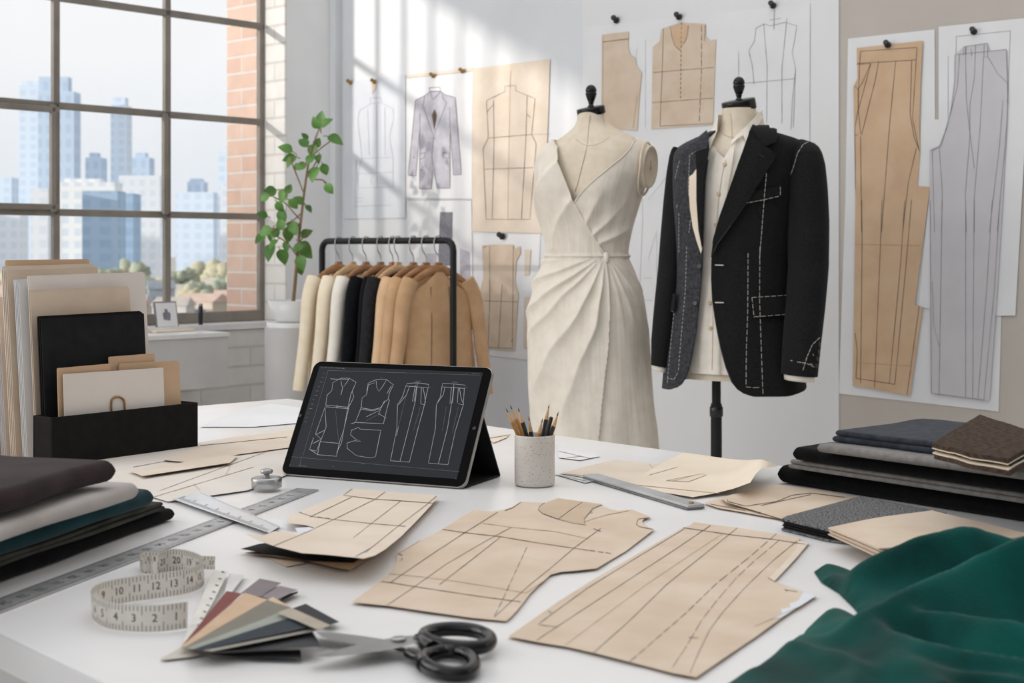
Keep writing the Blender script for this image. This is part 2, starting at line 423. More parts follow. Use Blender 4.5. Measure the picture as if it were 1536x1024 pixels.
# ================================================================== camera, light
cd = bpy.data.cameras.new('camera'); cam = bpy.data.objects.new('camera', cd); COL.objects.link(cam)
cam.location = CAM; cam.rotation_euler = (math.pi / 2, 0, 0)
cd.sensor_width = 36; cd.lens = 36 * F / 1536; cd.shift_y = -(512 - HZ) / 1536
cd.clip_start = .05; cd.clip_end = 5000
cd.dof.use_dof = True; cd.dof.focus_distance = 2.3; cd.dof.aperture_fstop = 10.5
sc = bpy.context.scene; sc.camera = cam
sc.view_settings.view_transform = 'Standard'; sc.view_settings.look = 'None'
sc.cycles.use_denoising = True; sc.cycles.max_bounces = 6; sc.cycles.transparent_max_bounces = 16

K = V((-.76, 6.27, 0)); BV = V((.738, -.675, 0)).normalized(); BU = V((-.675, -.738, 0)).normalized(); UZ = V((0, 0, 1))
def W(u, D, z): return K + BU * u - BV * D + UZ * z           # on the window wall: u from the corner, D outward
def B(v, h, z): return K + BV * v + BU * h + UZ * z           # on the back wall: v from the corner, h into the room
def wallp(px, py, h=0): return onplane(px, py, K + BU * h, BU)
def winp(px, py, D): return onplane(px, py, K - BV * D, BV)
def u_of(px, D): return (winp(px, HZ, D) - K).dot(BU)
def v_of(px, h=0): return (wallp(px, HZ, h) - K).dot(BV)

w = bpy.data.worlds.new('sky'); sc.world = w; w.use_nodes = True
nt = w.node_tree; N = nt.nodes; L = nt.links; bg = N['Background']
tc = N.new('ShaderNodeTexCoord'); sp = N.new('ShaderNodeSeparateXYZ'); L.new(tc.outputs['Generated'], sp.inputs[0])
cr = N.new('ShaderNodeValToRGB'); L.new(sp.outputs['Z'], cr.inputs['Fac'])
e = cr.color_ramp.elements
e[0].position = .0; e[0].color = (.74, .80, .87, 1); e[1].position = .13; e[1].color = (.93, .945, .96, 1)
x = e.new(.5); x.color = (1.02, 1.04, 1.07, 1)
dt = N.new('ShaderNodeVectorMath'); dt.operation = 'DOT_PRODUCT'; L.new(tc.outputs['Generated'], dt.inputs[0])
dt.inputs[1].default_value = (-.85, .45, .25)                  # the bright side of the hazy sky lies beyond the windows
mr = N.new('ShaderNodeMapRange'); mr.inputs[1].default_value = -.7; mr.inputs[2].default_value = .35
mr.inputs[3].default_value = .28; mr.inputs[4].default_value = 1.0; L.new(dt.outputs['Value'], mr.inputs[0])
L.new(cr.outputs[0], bg.inputs['Color']); L.new(mr.outputs[0], bg.inputs['Strength'])

sd = bpy.data.lights.new('sun', 'SUN'); so = bpy.data.objects.new('sun', sd); COL.objects.link(so)
al = math.atan(.33); el = math.radians(9.5)
sdir = (-BU * math.cos(al) + BV * math.sin(al)) * math.cos(el) - UZ * math.sin(el)
so.rotation_euler = sdir.to_track_quat('-Z', 'Y').to_euler(); sd.energy = 2.6; sd.angle = math.radians(1.6); sd.color = (1, .95, .88)
def area(name, loc, aim, sx, sy, e, c=(1, 1, 1)):
    d = bpy.data.lights.new(name, 'AREA'); d.shape = 'RECTANGLE'; d.size = sx; d.size_y = sy; d.energy = e; d.color = c
    o = bpy.data.objects.new(name, d); COL.objects.link(o); o.location = loc; o.rotation_euler = (V(aim) - V(loc)).to_track_quat('-Z', 'Y').to_euler()
    return o
area('window light', (-3.4, 2.6, 2.2), (.3, 2.8, .9), 3.2, 2.2, 60, (1, .985, .96))
area('overhead fill', (.6, 2.6, 3.5), (.6, 2.9, 0), 3.4, 3.4, 16, (1, .99, .97))  # added fill lamp overhead to brighten the room; no fixture hangs there

# ================================================================== the room
# unseen block added outside to cut off the low sun
nb_ = W(2.4, 0, 0) - sdir.normalized() * 45; hd = V((sdir.x, sdir.y, 0)).normalized()
mb = MB(); obox(mb, V((nb_.x, nb_.y, -4)) - hd * 6, (hd, V((-hd.y, hd.x, 0)), UZ), (6, 16, 4 + 1.58 + 45 * math.tan(el)))
struct(mb.build('sun_blocker', mat('sun blocker render', '#cfcac4', .9)))
UEND, ZT = 10.0, 3.7
ur = u_of(430, 0); usr = ur
zs = winp(396, 480, .154).z; ztop = 2.62; ul = 5.3
TH = .37
def wbox(mb, u0, u1, D0, D1, z0, z1, m=0):
    return obox(mb, W((u0 + u1) / 2, (D0 + D1) / 2, (z0 + z1) / 2), (BU, BV, UZ), (abs(u1 - u0) / 2, abs(D1 - D0) / 2, (z1 - z0) / 2), m)
mb = MB(); wbox(mb, -TH, ur, 0, TH, 0, ZT); o = struct(mb.build('wall_window_side', M['plaster_pier'])); 
mb = MB()
wbox(mb, ur, UEND, 0, TH, 0, zs - .02); wbox(mb, ur, UEND, 0, TH, ztop, ZT); wbox(mb, ul, UEND, 0, TH, zs - .02, ztop)
struct(mb.build('wall_left', M['white_brick']))
mb = MB(); wbox(mb, ur - .002, ur + .004, .001, .150, zs, ztop); struct(mb.build('trim_1', M['white_brick_side']))
mb = MB(); wbox(mb, ur - .02, ur + .004, .2, TH + .04, zs - .3, ztop + .4); struct(mb.build('trim_2', M['red_brick']))
mb = MB(); wbox(mb, ur, ul, -.012, TH + .03, zs - .022, zs); struct(mb.build('trim_3', M['pot']))
mb = MB(); obox(mb, B(4, -.06, ZT / 2), (BV, BU, UZ), (4.4, .06, ZT / 2)); struct(mb.build('wall_back', M['plaster']))
va, vb = v_of(876), v_of(1260)
mb = MB(); obox(mb, B((va + vb) / 2, .005, 1.6), (BV, BU, UZ), ((vb - va) / 2, .004, 1.55)); struct(mb.build('trim_4', M['panel']))
mb = MB(); obox(mb, B(vb + 1.9, .002, 1.75), (BV, BU, UZ), (1.9, .0015, 1.74)); struct(mb.build('trim_5', M['plaster_warm']))
# plaster pier beside the window and the thin corner strip
v1 = .035
mb = MB(); obox(mb, B(v1 / 2, .02, ZT / 2), (BV, BU, UZ), (v1 / 2, .02, ZT / 2)); struct(mb.build('trim_6', M['plaster']))
mb = MB(); box(mb, (-8, -3, -.05), (6, 9, 0)); 
fl = struct(mb.build('floor', M['floor']))

# the steel window
fd = .154
wn = bpy.data.objects.new('window_1', None); COL.objects.link(wn); wn.location = W(ur, fd, zs); wn['_o'] = tuple(wn.location); wn['kind'] = 'structure'
uf = ur                                     # outer edge of the frame
mb = MB()
FW = .03
def bar(u0, u1, z0, z1, d=.011, m=0, dc=fd): obox(mb, W((u0 + u1) / 2, dc, (z0 + z1) / 2), (BU, BV, UZ), ((u1 - u0) / 2, d, (z1 - z0) / 2), m, .004)
bar(uf, uf + FW, zs, ztop); bar(uf, ul, zs, zs + .045); bar(uf, ul, ztop - .04, ztop); bar(ul - FW, ul, zs, ztop)
um = [u_of(250, fd), u_of(83, fd)]; du = um[1] - um[0]
mull = []
u = um[0]
while u < ul - .1: mull.append(u); u += du
zr = [winp(253, y, fd).z for y in (20, 172, 322)]
for u in mull: bar(u - .0145, u + .0145, zs, ztop)
for z in zr: bar(uf, ul, z - .0135, z + .0135)
# opening sashes in the middle row: one inside each bay left of the second post
for a, b in ((um[1], um[1] + du), (um[1] + du, um[1] + 2 * du), (um[0], um[1])):
    z0, z1 = zr[2], zr[1]
    bar(a + .012, a + .034, z0, z1, .010, 0, fd - .022)
    if a != um[0]:
        bar(b - .034, b - .012, z0, z1, .010, 0, fd - .022); bar(a, b, z0 + .008, z0 + .03, .010, 0, fd - .022); bar(a, b, z1 - .03, z1 - .008, .010, 0, fd - .022)
mb.build('window_frame', M['frame'], wn)
mb = MB()
us = [uf] + mull + [ul]; zz = [zs] + zr[::-1] + [ztop]
for a, b in zip(us, us[1:]):
    for c, d in zip(zz, zz[1:]):
        mb.add([W(a, fd, c), W(b, fd, c), W(b, fd, d), W(a, fd, d)], [(0, 1, 2, 3)])
mb.build('window_glass', M['glass'], wn)

# ================================================================== the town outside
GZ = -16.0
mb = MB(); mb.add([(-900, 150, GZ), (700, 150, GZ), (1500, 3500, GZ), (-2200, 3500, GZ)], [(0, 1, 2, 3)])
struct(mb.build('ground', mat('hazy town ground', '#cbc8c2', 1, '#b4b6b0', .03, 6)))
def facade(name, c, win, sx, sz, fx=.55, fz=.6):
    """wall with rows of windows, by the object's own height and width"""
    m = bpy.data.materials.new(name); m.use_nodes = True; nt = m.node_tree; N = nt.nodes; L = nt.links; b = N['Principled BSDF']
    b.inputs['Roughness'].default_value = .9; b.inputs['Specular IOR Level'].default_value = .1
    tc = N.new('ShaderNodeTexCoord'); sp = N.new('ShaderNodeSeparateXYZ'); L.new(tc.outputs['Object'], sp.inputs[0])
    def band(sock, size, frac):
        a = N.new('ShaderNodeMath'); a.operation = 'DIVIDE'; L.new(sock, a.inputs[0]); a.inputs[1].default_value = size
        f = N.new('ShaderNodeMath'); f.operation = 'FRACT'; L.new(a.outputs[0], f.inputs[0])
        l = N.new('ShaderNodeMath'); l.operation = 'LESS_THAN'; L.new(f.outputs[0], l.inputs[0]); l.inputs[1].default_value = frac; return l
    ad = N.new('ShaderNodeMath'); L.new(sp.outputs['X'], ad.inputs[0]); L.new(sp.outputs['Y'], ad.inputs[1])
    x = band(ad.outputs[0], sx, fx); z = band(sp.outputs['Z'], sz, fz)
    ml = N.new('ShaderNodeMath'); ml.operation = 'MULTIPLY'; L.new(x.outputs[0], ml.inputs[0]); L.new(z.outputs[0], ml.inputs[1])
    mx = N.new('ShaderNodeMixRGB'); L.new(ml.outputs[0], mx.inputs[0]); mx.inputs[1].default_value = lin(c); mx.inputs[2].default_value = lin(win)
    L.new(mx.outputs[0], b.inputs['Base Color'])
    # haze over the far towers is put in as a faint glow of their walls
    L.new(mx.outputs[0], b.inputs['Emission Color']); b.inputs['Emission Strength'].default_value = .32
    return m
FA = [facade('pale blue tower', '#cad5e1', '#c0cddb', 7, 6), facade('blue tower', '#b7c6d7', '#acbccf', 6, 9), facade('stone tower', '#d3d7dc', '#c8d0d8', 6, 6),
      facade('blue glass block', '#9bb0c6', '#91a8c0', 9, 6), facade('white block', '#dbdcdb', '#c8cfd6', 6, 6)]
def block(mb, px0, px1, ytop, Y, dep, z0=GZ, m=0):
    a = at(px0, HZ, Y).x; b = at(px1, HZ, Y).x; z = at(0, ytop, Y).z
    box(mb, (a, Y, z0), (b, Y + min(dep, 14), z), m); return (a + b) / 2, z
def tower(px0, px1, ytop, Y, fm, label, crown=None, steps=()):
    t = thing('tower', at((px0 + px1) / 2, HZ, Y) * 1.0, label, 'building', 'towers of the hazy skyline'); t.location.z = GZ; t['_o'] = tuple(t.location)
    mb = MB(); block(mb, px0, px1, ytop, Y, 40); mb.build('tower_shaft', fm, t)
    mb = MB()
    for (a, b, yt) in steps: block(mb, a, b, yt, Y + 3, 8)
    if steps: mb.build('crown', fm, t)
    return t
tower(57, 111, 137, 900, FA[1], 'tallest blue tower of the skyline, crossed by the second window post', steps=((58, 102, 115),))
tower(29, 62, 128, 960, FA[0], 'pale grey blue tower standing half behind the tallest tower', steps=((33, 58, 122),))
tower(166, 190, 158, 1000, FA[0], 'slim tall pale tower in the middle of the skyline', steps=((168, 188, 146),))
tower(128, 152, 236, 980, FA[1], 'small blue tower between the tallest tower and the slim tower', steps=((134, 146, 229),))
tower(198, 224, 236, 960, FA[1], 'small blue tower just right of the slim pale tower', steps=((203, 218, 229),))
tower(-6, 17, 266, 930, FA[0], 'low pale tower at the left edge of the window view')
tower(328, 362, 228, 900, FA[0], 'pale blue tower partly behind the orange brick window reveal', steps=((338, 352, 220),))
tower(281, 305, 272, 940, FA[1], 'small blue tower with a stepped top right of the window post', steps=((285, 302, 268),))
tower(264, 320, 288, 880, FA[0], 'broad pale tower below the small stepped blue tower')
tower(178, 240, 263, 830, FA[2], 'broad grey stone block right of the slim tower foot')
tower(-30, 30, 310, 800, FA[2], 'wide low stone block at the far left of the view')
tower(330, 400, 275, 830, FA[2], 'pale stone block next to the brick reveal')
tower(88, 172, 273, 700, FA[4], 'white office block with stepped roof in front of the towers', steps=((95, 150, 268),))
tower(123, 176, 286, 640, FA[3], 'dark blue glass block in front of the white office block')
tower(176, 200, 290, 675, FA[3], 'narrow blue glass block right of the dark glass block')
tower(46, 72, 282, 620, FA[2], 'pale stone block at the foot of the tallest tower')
# houses and trees on the slope below
HW = [mat('white render', '#e3e0dc', .95, '#d6d3d0', .3), mat('cream render', '#dccfc0', .95, '#d0c2b3', .3), mat('blue grey render', '#b9c2cc', .95, '#a9b4c0', .3)]
HR = [mat('pale roof', '#cfc6bd', .95, '#bfb6ae', .4), mat('terracotta roof', '#dcc3b4', .95, '#d0b5a5', .4), mat('grey roof', '#a9b0b8', .95, '#98a1aa', .4)]
PANE = mat('house window', '#8798aa', .5, '#75879a', .5)
HL = ['small white house with a pale roof in the blurred hillside town', 'small cream house with a terracotta roof in the blurred hillside town', 'small blue grey house with a grey roof in the blurred hillside town']
def house(px, Y, wd, ht, k, z0):
    p = at(px, HZ, Y); t = thing('house', (p.x, Y, z0), HL[k], 'house', ('pale', 'terracotta', 'grey')[k] + ' roofed houses outside the window')
    a = rnd.uniform(-.5, .5); ex = V((math.cos(a), math.sin(a), 0)); ey = V((-ex.y, ex.x, 0)); c = V((p.x, Y, z0)); d = wd * .7
    mb = MB(); obox(mb, c + UZ * (ht / 2), (ex, ey, UZ), (wd / 2, d / 2, ht / 2)); mb.build('wall', HW[k], t)
    mb = MB(); r = ht * .35
    q = [c + ex * (sx * (wd / 2 + .4)) + ey * (sy * (d / 2 + .4)) + UZ * ht for sx, sy in ((-1, -1), (1, -1), (1, 1), (-1, 1))] + [c + ex * (-wd / 2) + UZ * (ht + r), c + ex * (wd / 2) + UZ * (ht + r)]
    mb.add(q, [(0, 1, 5, 4), (2, 3, 4, 5), (0, 4, 3), (1, 2, 5), (3, 2, 1, 0)]); mb.build('roof', HR[k], t)
    mb = MB()
    obox(mb, c - ey * (d / 2 + .03) + UZ * (ht * .5), (ex, ey, UZ), (wd * .32, .05, ht * .16))
    mb.build('window', PANE, t)
hr = random.Random(3); placed = []
def free(x, y, r):
    if any((x - a) ** 2 + (y - b) ** 2 < (r + c) ** 2 for a, b, c in placed): return False
    placed.append((x, y, r)); return True
rows = [(335, 0, 8), (385, 0, 9), (440, 0, 9), (510, 0, 9), (590, 0, 9)]
TL = [mat('blurred green crown', '#bfc5b2', 1, '#aab29c', .8, 6), mat('blurred yellow green crown', '#cfcbb0', 1, '#bdb99c', .8, 6)]
TW = mat('trunk', '#8f8579', 1)
def town_tree(px, Y, ytop, k):
    p = at(px, HZ, Y); zt = at(0, ytop, Y).z; h = max(zt - GZ, 4)
    t = thing('tree', (p.x, Y, GZ), ('round grey green tree among the houses outside the window', 'round yellowish tree among the houses outside the window')[k], 'tree', ('grey green', 'yellowish')[k] + ' trees in the town outside')
    mb = MB(); tube(mb, [(p.x, Y, GZ), (p.x, Y, GZ + h * .5)], .35, 8); mb.build('trunk', TW, t)
    mb = MB()
    for j in range(7):
        c = V((p.x + hr.uniform(-1, 1) * h * .28, Y + hr.uniform(-1, 1) * h * .28, GZ + h * hr.uniform(.45, .8))); r = h * hr.uniform(.16, .24)
        prof = [(r * math.sin(math.pi * q / 8) + .01, -r * math.cos(math.pi * q / 8)) for q in range(9)]; b0 = len(mb.v); lathe(mb, prof, c, 10)
        for q in range(b0, len(mb.v)): mb.v[q] = mb.v[q] + V((nz3(mb.v[q].x * .8, mb.v[q].z), nz3(mb.v[q].z * .9, 4), nz3(mb.v[q].x, mb.v[q].z, 7))) * (r * .5)
    mb.build('crown', TL[k], t)
for px, Y, yt, k in [(215, 415, 408, 0), (236, 425, 412, 1), (160, 470, 400, 0), (146, 415, 414, 1), (182, 500, 394, 1), (285, 362, 424, 1), (300, 375, 420, 0), (270, 485, 400, 0), (330, 530, 388, 1), (340, 420, 408, 0), (20, 470, 400, 1), (60, 480, 400, 0), (202, 545, 388, 0), (305, 560, 388, 1), (255, 358, 436, 0)]:
    if free(at(px, HZ, Y).x, Y, 5.0): town_tree(px, Y, yt, k)
for Y, yb, n in rows:
    z0 = GZ
    for i in range(n):
        for k_ in range(12):
            px = -8 + 400 * (i + hr.uniform(.1, .9)) / n; y_ = Y + hr.uniform(-22, 22); wd = hr.uniform(6, 11)
            if free(at(px, HZ, y_).x, y_, wd * .66): house(px, y_, wd, hr.uniform(4, 7), hr.choice([0, 0, 0, 1, 1, 2]), z0); break

# the rest of the town, out of the photograph's view on both sides
mb = MB(); fr_ = random.Random(11)
for i in range(260):
    Y = fr_.uniform(330, 900); px = fr_.choice([fr_.uniform(-900, -70), fr_.uniform(480, 1100)]); p = at(px, HZ, Y); wd = fr_.uniform(4, 8); h_ = fr_.uniform(4, 9) if Y < 650 else fr_.uniform(12, 55)
    box(mb, (p.x - wd, Y, GZ), (p.x + wd, Y + 8, GZ + h_), 0 if Y > 650 else fr_.choice([1, 2, 3]))
tag(mb.build('distant_town', [FA[0]] + HW), 'hazy blocks and houses of the wider town beyond the windows', 'buildings', kind='stuff')

# ================================================================== table
TA = V((.673, -.740, 0)).normalized(); TB = V((-TA.y * -1, -TA.x, 0)); TB = V((-.740, -.673, 0)).normalized()
TC = onz(432, 597, TZ); TLN, TWD, TT = 2.75, 1.285, .032
def T2(a, b, z): return V((TC.x, TC.y, 0)) + TA * a + TB * b + UZ * z
t = thing('work_table', T2(TLN / 2, TWD / 2, 0), 'long white cutting table covered with patterns and fabrics', 'table')
mb = MB(); obox(mb, T2(TLN / 2, TWD / 2, TZ - TT / 2 - .0005), (TA, TB, UZ), (TLN / 2, TWD / 2, TT / 2), 0, .003); mb.build('tabletop', M['table'], t)
mb = MB()
for b in (.08, TWD - .08): obox(mb, T2(TLN / 2, b, TZ - TT - .036), (TA, TB, UZ), (TLN / 2 - .1, .012, .035))
mb.build('apron', M['table_edge'], t)
for a in (.12, TLN - .12):
    for b in (.1, TWD - .1):
        mb = MB(); obox(mb, T2(a, b, (TZ - TT) / 2), (TA, TB, UZ), (.025, .025, (TZ - TT) / 2 - .001), 0, .004); mb.build('leg', M['table_edge'], t)

# ================================================================== by the window: cabinet, plant
cD = -.2; zc = winp(342, 498, cD).z; zb = winp(340, 579, cD).z; uc0 = u_of(342, cD); uc1 = uc0 + .95
t = thing('mounted_cabinet', W((uc0 + uc1) / 2, -.1, zb), 'pale grey wall hung cabinet under the window', 'cabinet')
mb = MB(); wbox(mb, uc0, uc1, -.02, cD, zb, zc - .016); mb.build('cabinet_body', M['cabinet'], t)
mb = MB(); wbox(mb, uc0 - .004, uc1, -.02, cD - .006, zc - .0155, zc); mb.build('cabinet_top', M['pot'], t)
# pad, small framed sketch, pen stand on the cabinet
def cabp(px, py): return onz(px, py, zc)
p0 = cabp(250, 497); 
mb = MB(); obox(mb, p0 + UZ * .0045, (BU, BV, UZ), (.09, .062, .004), 0, .002); tag(mb.build('sketch_pad', M['cream_paper']), 'cream pad lying flat on the pale grey cabinet', 'pad')
t = thing('display_frame', p0 + UZ * .009, 'small grey framed sketch leaning back on the pad by the window', 'picture frame')
q = [winp(x, y, -.1) for x, y in ((231, 455), (262, 453), (269, 487), (236, 489))]
cc = p0 + UZ * .01 + BV * -.005; hh = (q[3] - q[0]).length
lean = (UZ * math.cos(.2) - BV * math.sin(.2)); nn = BU.cross(lean).normalized()
if nn.y > 0: nn = -nn
fw_ = .052; fh_ = .053
cc = cc + UZ * (fh_ + .002)
mb = MB(); obox(mb, cc, (BU, lean, nn), (fw_, fh_, .004), 0, .002); mb.build('frame', M['steel_dark'], t)
mb = MB(); obox(mb, cc + nn * .0045, (BU, lean, nn), (fw_ - .006, fh_ - .006, .0006)); mb.build('sketch', M['white_paper'], t)
mb = MB()
def fm(x, y, h): return cc + BU * -x + lean * y + nn * (.0055 + h)
sheet(mb, [(-.016, -.02), (.014, -.024), (.018, .005), (.006, .012), (.006, .022), (-.008, .022), (-.008, .012), (-.018, .005)], fm, .0003, .02); mb.build('drawing', M['ink_grey'], t)
p1 = cabp(301, 494)
t = thing('pen_stand', p1, 'black pen standing upright in a flat black base on the cabinet', 'pen stand')
mb = MB(); obox(mb, p1 + UZ * .005, (BU, BV, UZ), (.034, .026, .005), 0, .003); mb.build('stand_base', M['black_plastic'], t)
mb = MB(); lathe(mb, [(.006, .0105), (.0085, .02), (.0095, .05), (.0095, .09), (.0075, .0945)], p1, 16); mb.build('pen', M['black_plastic'], t)
mb = MB(); lathe(mb, [(.0075, .095), (.0085, .097), (.0075, .104)], p1, 16); mb.build('pen_cap', M['alu'], t)

PY = 5.62; pc = at(441, HZ, PY); zp = at(0, 483, PY).z
t = thing('plant_pedestal', (pc.x, PY, 0), 'pale grey pedestal under the potted plant in the window corner', 'pedestal')
mb = MB(); lathe(mb, [(.113, .0), (.113, zp - .02)], (pc.x, PY, 0), 48); mb.build('column', M['pedestal'], t)
mb = MB(); lathe(mb, [(.106, zp - .0195), (.106, zp - .003), (.103, zp)], (pc.x, PY, 0), 48); mb.build('pedestal_top', M['pot'], t)
t = thing('potted_plant', (pc.x, PY, zp + .001), 'tall thin leafy plant in a white pot in the window corner', 'plant')
zq = zp + .001
mb = MB(); lathe(mb, [(.03, zq), (.066, zq), (.072, zq + .01), (.102, zq + .083), (.097, zq + .084), (.09, zq + .07), (.02, zq + .066)], (pc.x, PY, 0), 40); pt_ = mb.build('pot', M['pot'], t)
mb = MB(); lathe(mb, [(.086, zq + .067), (.07, zq + .074), (.01, zq + .076)], (pc.x, PY, 0), 24); mb.build('soil', M['soil'], pt_)
def pp(px, py, d=0): return at(px, py, PY + d)
mb = MB()
main = [pp(440, 452), pp(443, 420), pp(445, 395), pp(448, 360), pp(452, 325), pp(456, 292), pp(461, 255), pp(466, 232), pp(474, 205), pp(482, 185)]
ms_ = spline(main, 5); tube(mb, ms_, [.0075 - .005 * i / len(ms_) for i in range(len(ms_))], 7)
brs = [((446, 385), (437, 372), (425, 360), (410, 352)), ((451, 330), (440, 318), (428, 305), (410, 295)), ((456, 290), (448, 270), (440, 250), (434, 235)), ((461, 255), (470, 268), (484, 270), (492, 278)), ((463, 240), (478, 225), (495, 212)), ((447, 365), (458, 352), (462, 345)), ((453, 318), (440, 330), (420, 340), (402, 350)), ((458, 270), (470, 250), (476, 240))]
for b_ in brs: tube(mb, spline([pp(x, y, rnd.uniform(-.03, .03)) for x, y in b_], 4), .0028, 5)
mb.build('stem', M['stem'], t)
leaves = [(482, 178, 17, 80), (474, 184, 14, 120), (490, 184, 15, 45), (503, 210, 18, -25), (428, 223, 16, 165), (434, 238, 15, 200), (436, 243, 14, 230), (455, 214, 14, 140), (457, 205, 10, 120), (469, 226, 15, 250), (478, 238, 11, 280), (471, 261, 18, 265), (487, 254, 13, 300), (494, 283, 13, -50), (452, 250, 13, 210), (445, 250, 9, 240), (404, 288, 16, 200), (396, 296, 13, 190), (425, 294, 17, 250), (433, 283, 11, 70), (424, 326, 18, 260), (441, 342, 16, 300), (463, 313, 10, -60), (393, 322, 12, 170), (398, 347, 16, 200), (390, 358, 14, 215), (407, 352, 15, 250), (421, 336, 14, 110), (405, 378, 20, 250), (424, 385, 18, 285), (440, 340, 15, 30), (432, 352, 17, 270), (458, 375, 22, -60), (452, 394, 17, 280), (450, 403, 14, -70), (446, 372, 13, 200), (410, 366, 13, 230), (466, 238, 12, 40), (420, 310, 13, 300), (440, 306, 13, 320), (460, 350, 14, 20), (415, 348, 12, 60), (476, 214, 12, 60), (430, 370, 13, 250), (448, 300, 12, 160)]
mb = MB()
for x, y, s, a in leaves:
    c = pp(x, y, rnd.uniform(-.07, .07)); s *= PY / F * 1.5; a = math.radians(a + rnd.uniform(-12, 12))
    d = V((math.cos(a), rnd.uniform(-.35, .35), math.sin(a))).normalized()
    nrm = V((rnd.uniform(-.7, .5), -1, rnd.uniform(.1, .9))); sd_ = d.cross(nrm).normalized(); nn = sd_.cross(d)
    if nn.y > 0: nn = -nn
    vs = []; nL = 7
    for i in range(nL):
        tt = i / (nL - 1); wd = (math.sin(math.pi * tt ** .75) ** .9) * .36 * s + .0005; q0 = c + d * (s * (tt - .5)) - nn * (.28 * s * (tt - .4) ** 2)
        vs += [q0 - sd_ * wd + nn * wd * .3, q0, q0 + sd_ * wd + nn * wd * .3]
    mb.add(vs, [(3 * i + j, 3 * i + j + 1, 3 * i + j + 4, 3 * i + j + 3) for i in range(nL - 1) for j in (0, 1)], 0, True)
    tube(mb, [c - d * (s * .5), c - d * (s * .75) - V((0, 0, s * .1))], .0018, 4, 1)
mb.build('foliage', [M['leaf'], M['stem']], t)
# ================================================================== papers on the wall
def C(ox, oy, s): return lambda pts: [(x / s + ox, y / s + oy) for x, y in pts]
def wmap(h0, wav=.0006):
    def f(px, py, h): return wallp(px, py, h0 + h + wav * (1 + nz3(px / 70, py / 70, h0 * 900)))
    return f
def wpaper(name, label, cat, poly, m, h0, drawn=(), group=None, step=26, t=.0005):
    """drawn: (polylines, width px, material index offset material, dash) or ('fill', polygon, material)"""
    mats = [m]; mb = MB(); fl_ = any(d[0] == 'fill' for d in drawn); f = wmap(h0, 0 if fl_ else .0006); sheet(mb, poly, f, t, step); up_ = .0003
    for d in drawn:
        mm = d[2]
        if mm not in mats: mats.append(mm)
        k = mats.index(mm)
        if d[0] == 'fill':
            P, T, bd = tri2d(d[1], 14); up_ += .0004; vs = [f(p[0], p[1], t + up_) for p in P]; mb.add(vs, T, k)
        else: lines(mb, d[0], f, d[1], t + .0009, k, 10, d[3] if len(d) > 3 else None)
    return tag(mb.build(name, mats), label, cat, group)
P1 = C(500, 0, 2.925); P2 = C(860, 0, 2.925); P3 = C(1236, 0, 2.927); P4 = C(1236, 300, 3.013); P5 = C(430, 330, 3.84)
ID, IK, IG, IF, GR = M['ink_dark'], M['ink'], M['ink_grey'], M['ink_faint'], M['graphite']

wpaper('garment_sketch', 'bluish tracing paper with a faint jacket back sketch, nearest the window corner', 'sketch', [(517, 124), (608, 112), (608, 327), (516, 328)], M['blue_paper'], .003,
       [([P1(q) for q in ([(110, 500), (120, 480), (165, 455), (210, 450), (262, 478), (265, 520), (245, 600), (262, 690), (262, 820), (108, 825), (110, 760), (125, 690), (118, 620), (108, 540), (110, 500)], [(160, 430), (165, 455)], [(208, 428), (210, 450)], [(160, 430), (208, 428)], [(190, 460), (192, 825)], [(125, 695), (255, 690)], [(110, 762), (260, 755)], [(150, 480), (158, 680)], [(225, 470), (228, 680)], [(95, 870), (130, 868)], [(95, 885), (125, 884)], [(85, 905), (250, 900)], [(100, 700), (105, 800)], [(165, 780), (167, 810)])], .9, IF)])
wpaper('reference_sheet', 'white sheet with a dark fabric drawing hanging below the jacket sketch', 'sketch', [(610, 299), (707, 299), (711, 545), (612, 548)], M['white_paper'], .002,
       [('fill', [(660, 318), (679, 318), (678, 398), (657, 400)], M['ink_grey']), ('fill', [(640, 380), (655, 380), (652, 470), (638, 470)], GR), ('fill', [(690, 372), (704, 378), (706, 470), (690, 470)], GR), ([[(612, 300), (706, 300)]], 1.2, IG)])
jk = P1([(360, 440), (400, 420), (425, 400), (470, 400), (490, 415), (535, 428), (562, 765), (527, 768), (512, 560), (512, 825), (455, 825), (438, 730), (430, 828), (378, 828), (380, 560), (362, 772), (328, 768), (345, 600)])
wpaper('garment_sketch', 'white paper with a grey shaded drawing of a buttoned suit jacket', 'sketch', [(609, 118), (709, 108), (708, 298), (609, 297)], M['white_paper'], .0048,
       [('fill', jk, GR), ('fill', P1([(432, 505), (445, 478), (455, 505), (443, 575)]), IK),
        ([jk + jk[:1]] + [P1(q) for q in ([(420, 385), (468, 382), (470, 400), (425, 402), (420, 385)], [(400, 420), (398, 445), (392, 460), (440, 600), (497, 450), (480, 430), (478, 410)], [(425, 402), (436, 440), (445, 430), (470, 402)], [(380, 500), (380, 560)], [(510, 470), (512, 560)], [(440, 600), (432, 680), (438, 730)], [(380, 675), (402, 668), (400, 692), (380, 698)], [(482, 668), (508, 672), (508, 695), (482, 690), (482, 668)], [(378, 745), (392, 745)], [(440, 606), (446, 606)], [(350, 690), (358, 690)])], 1.9, IG)])
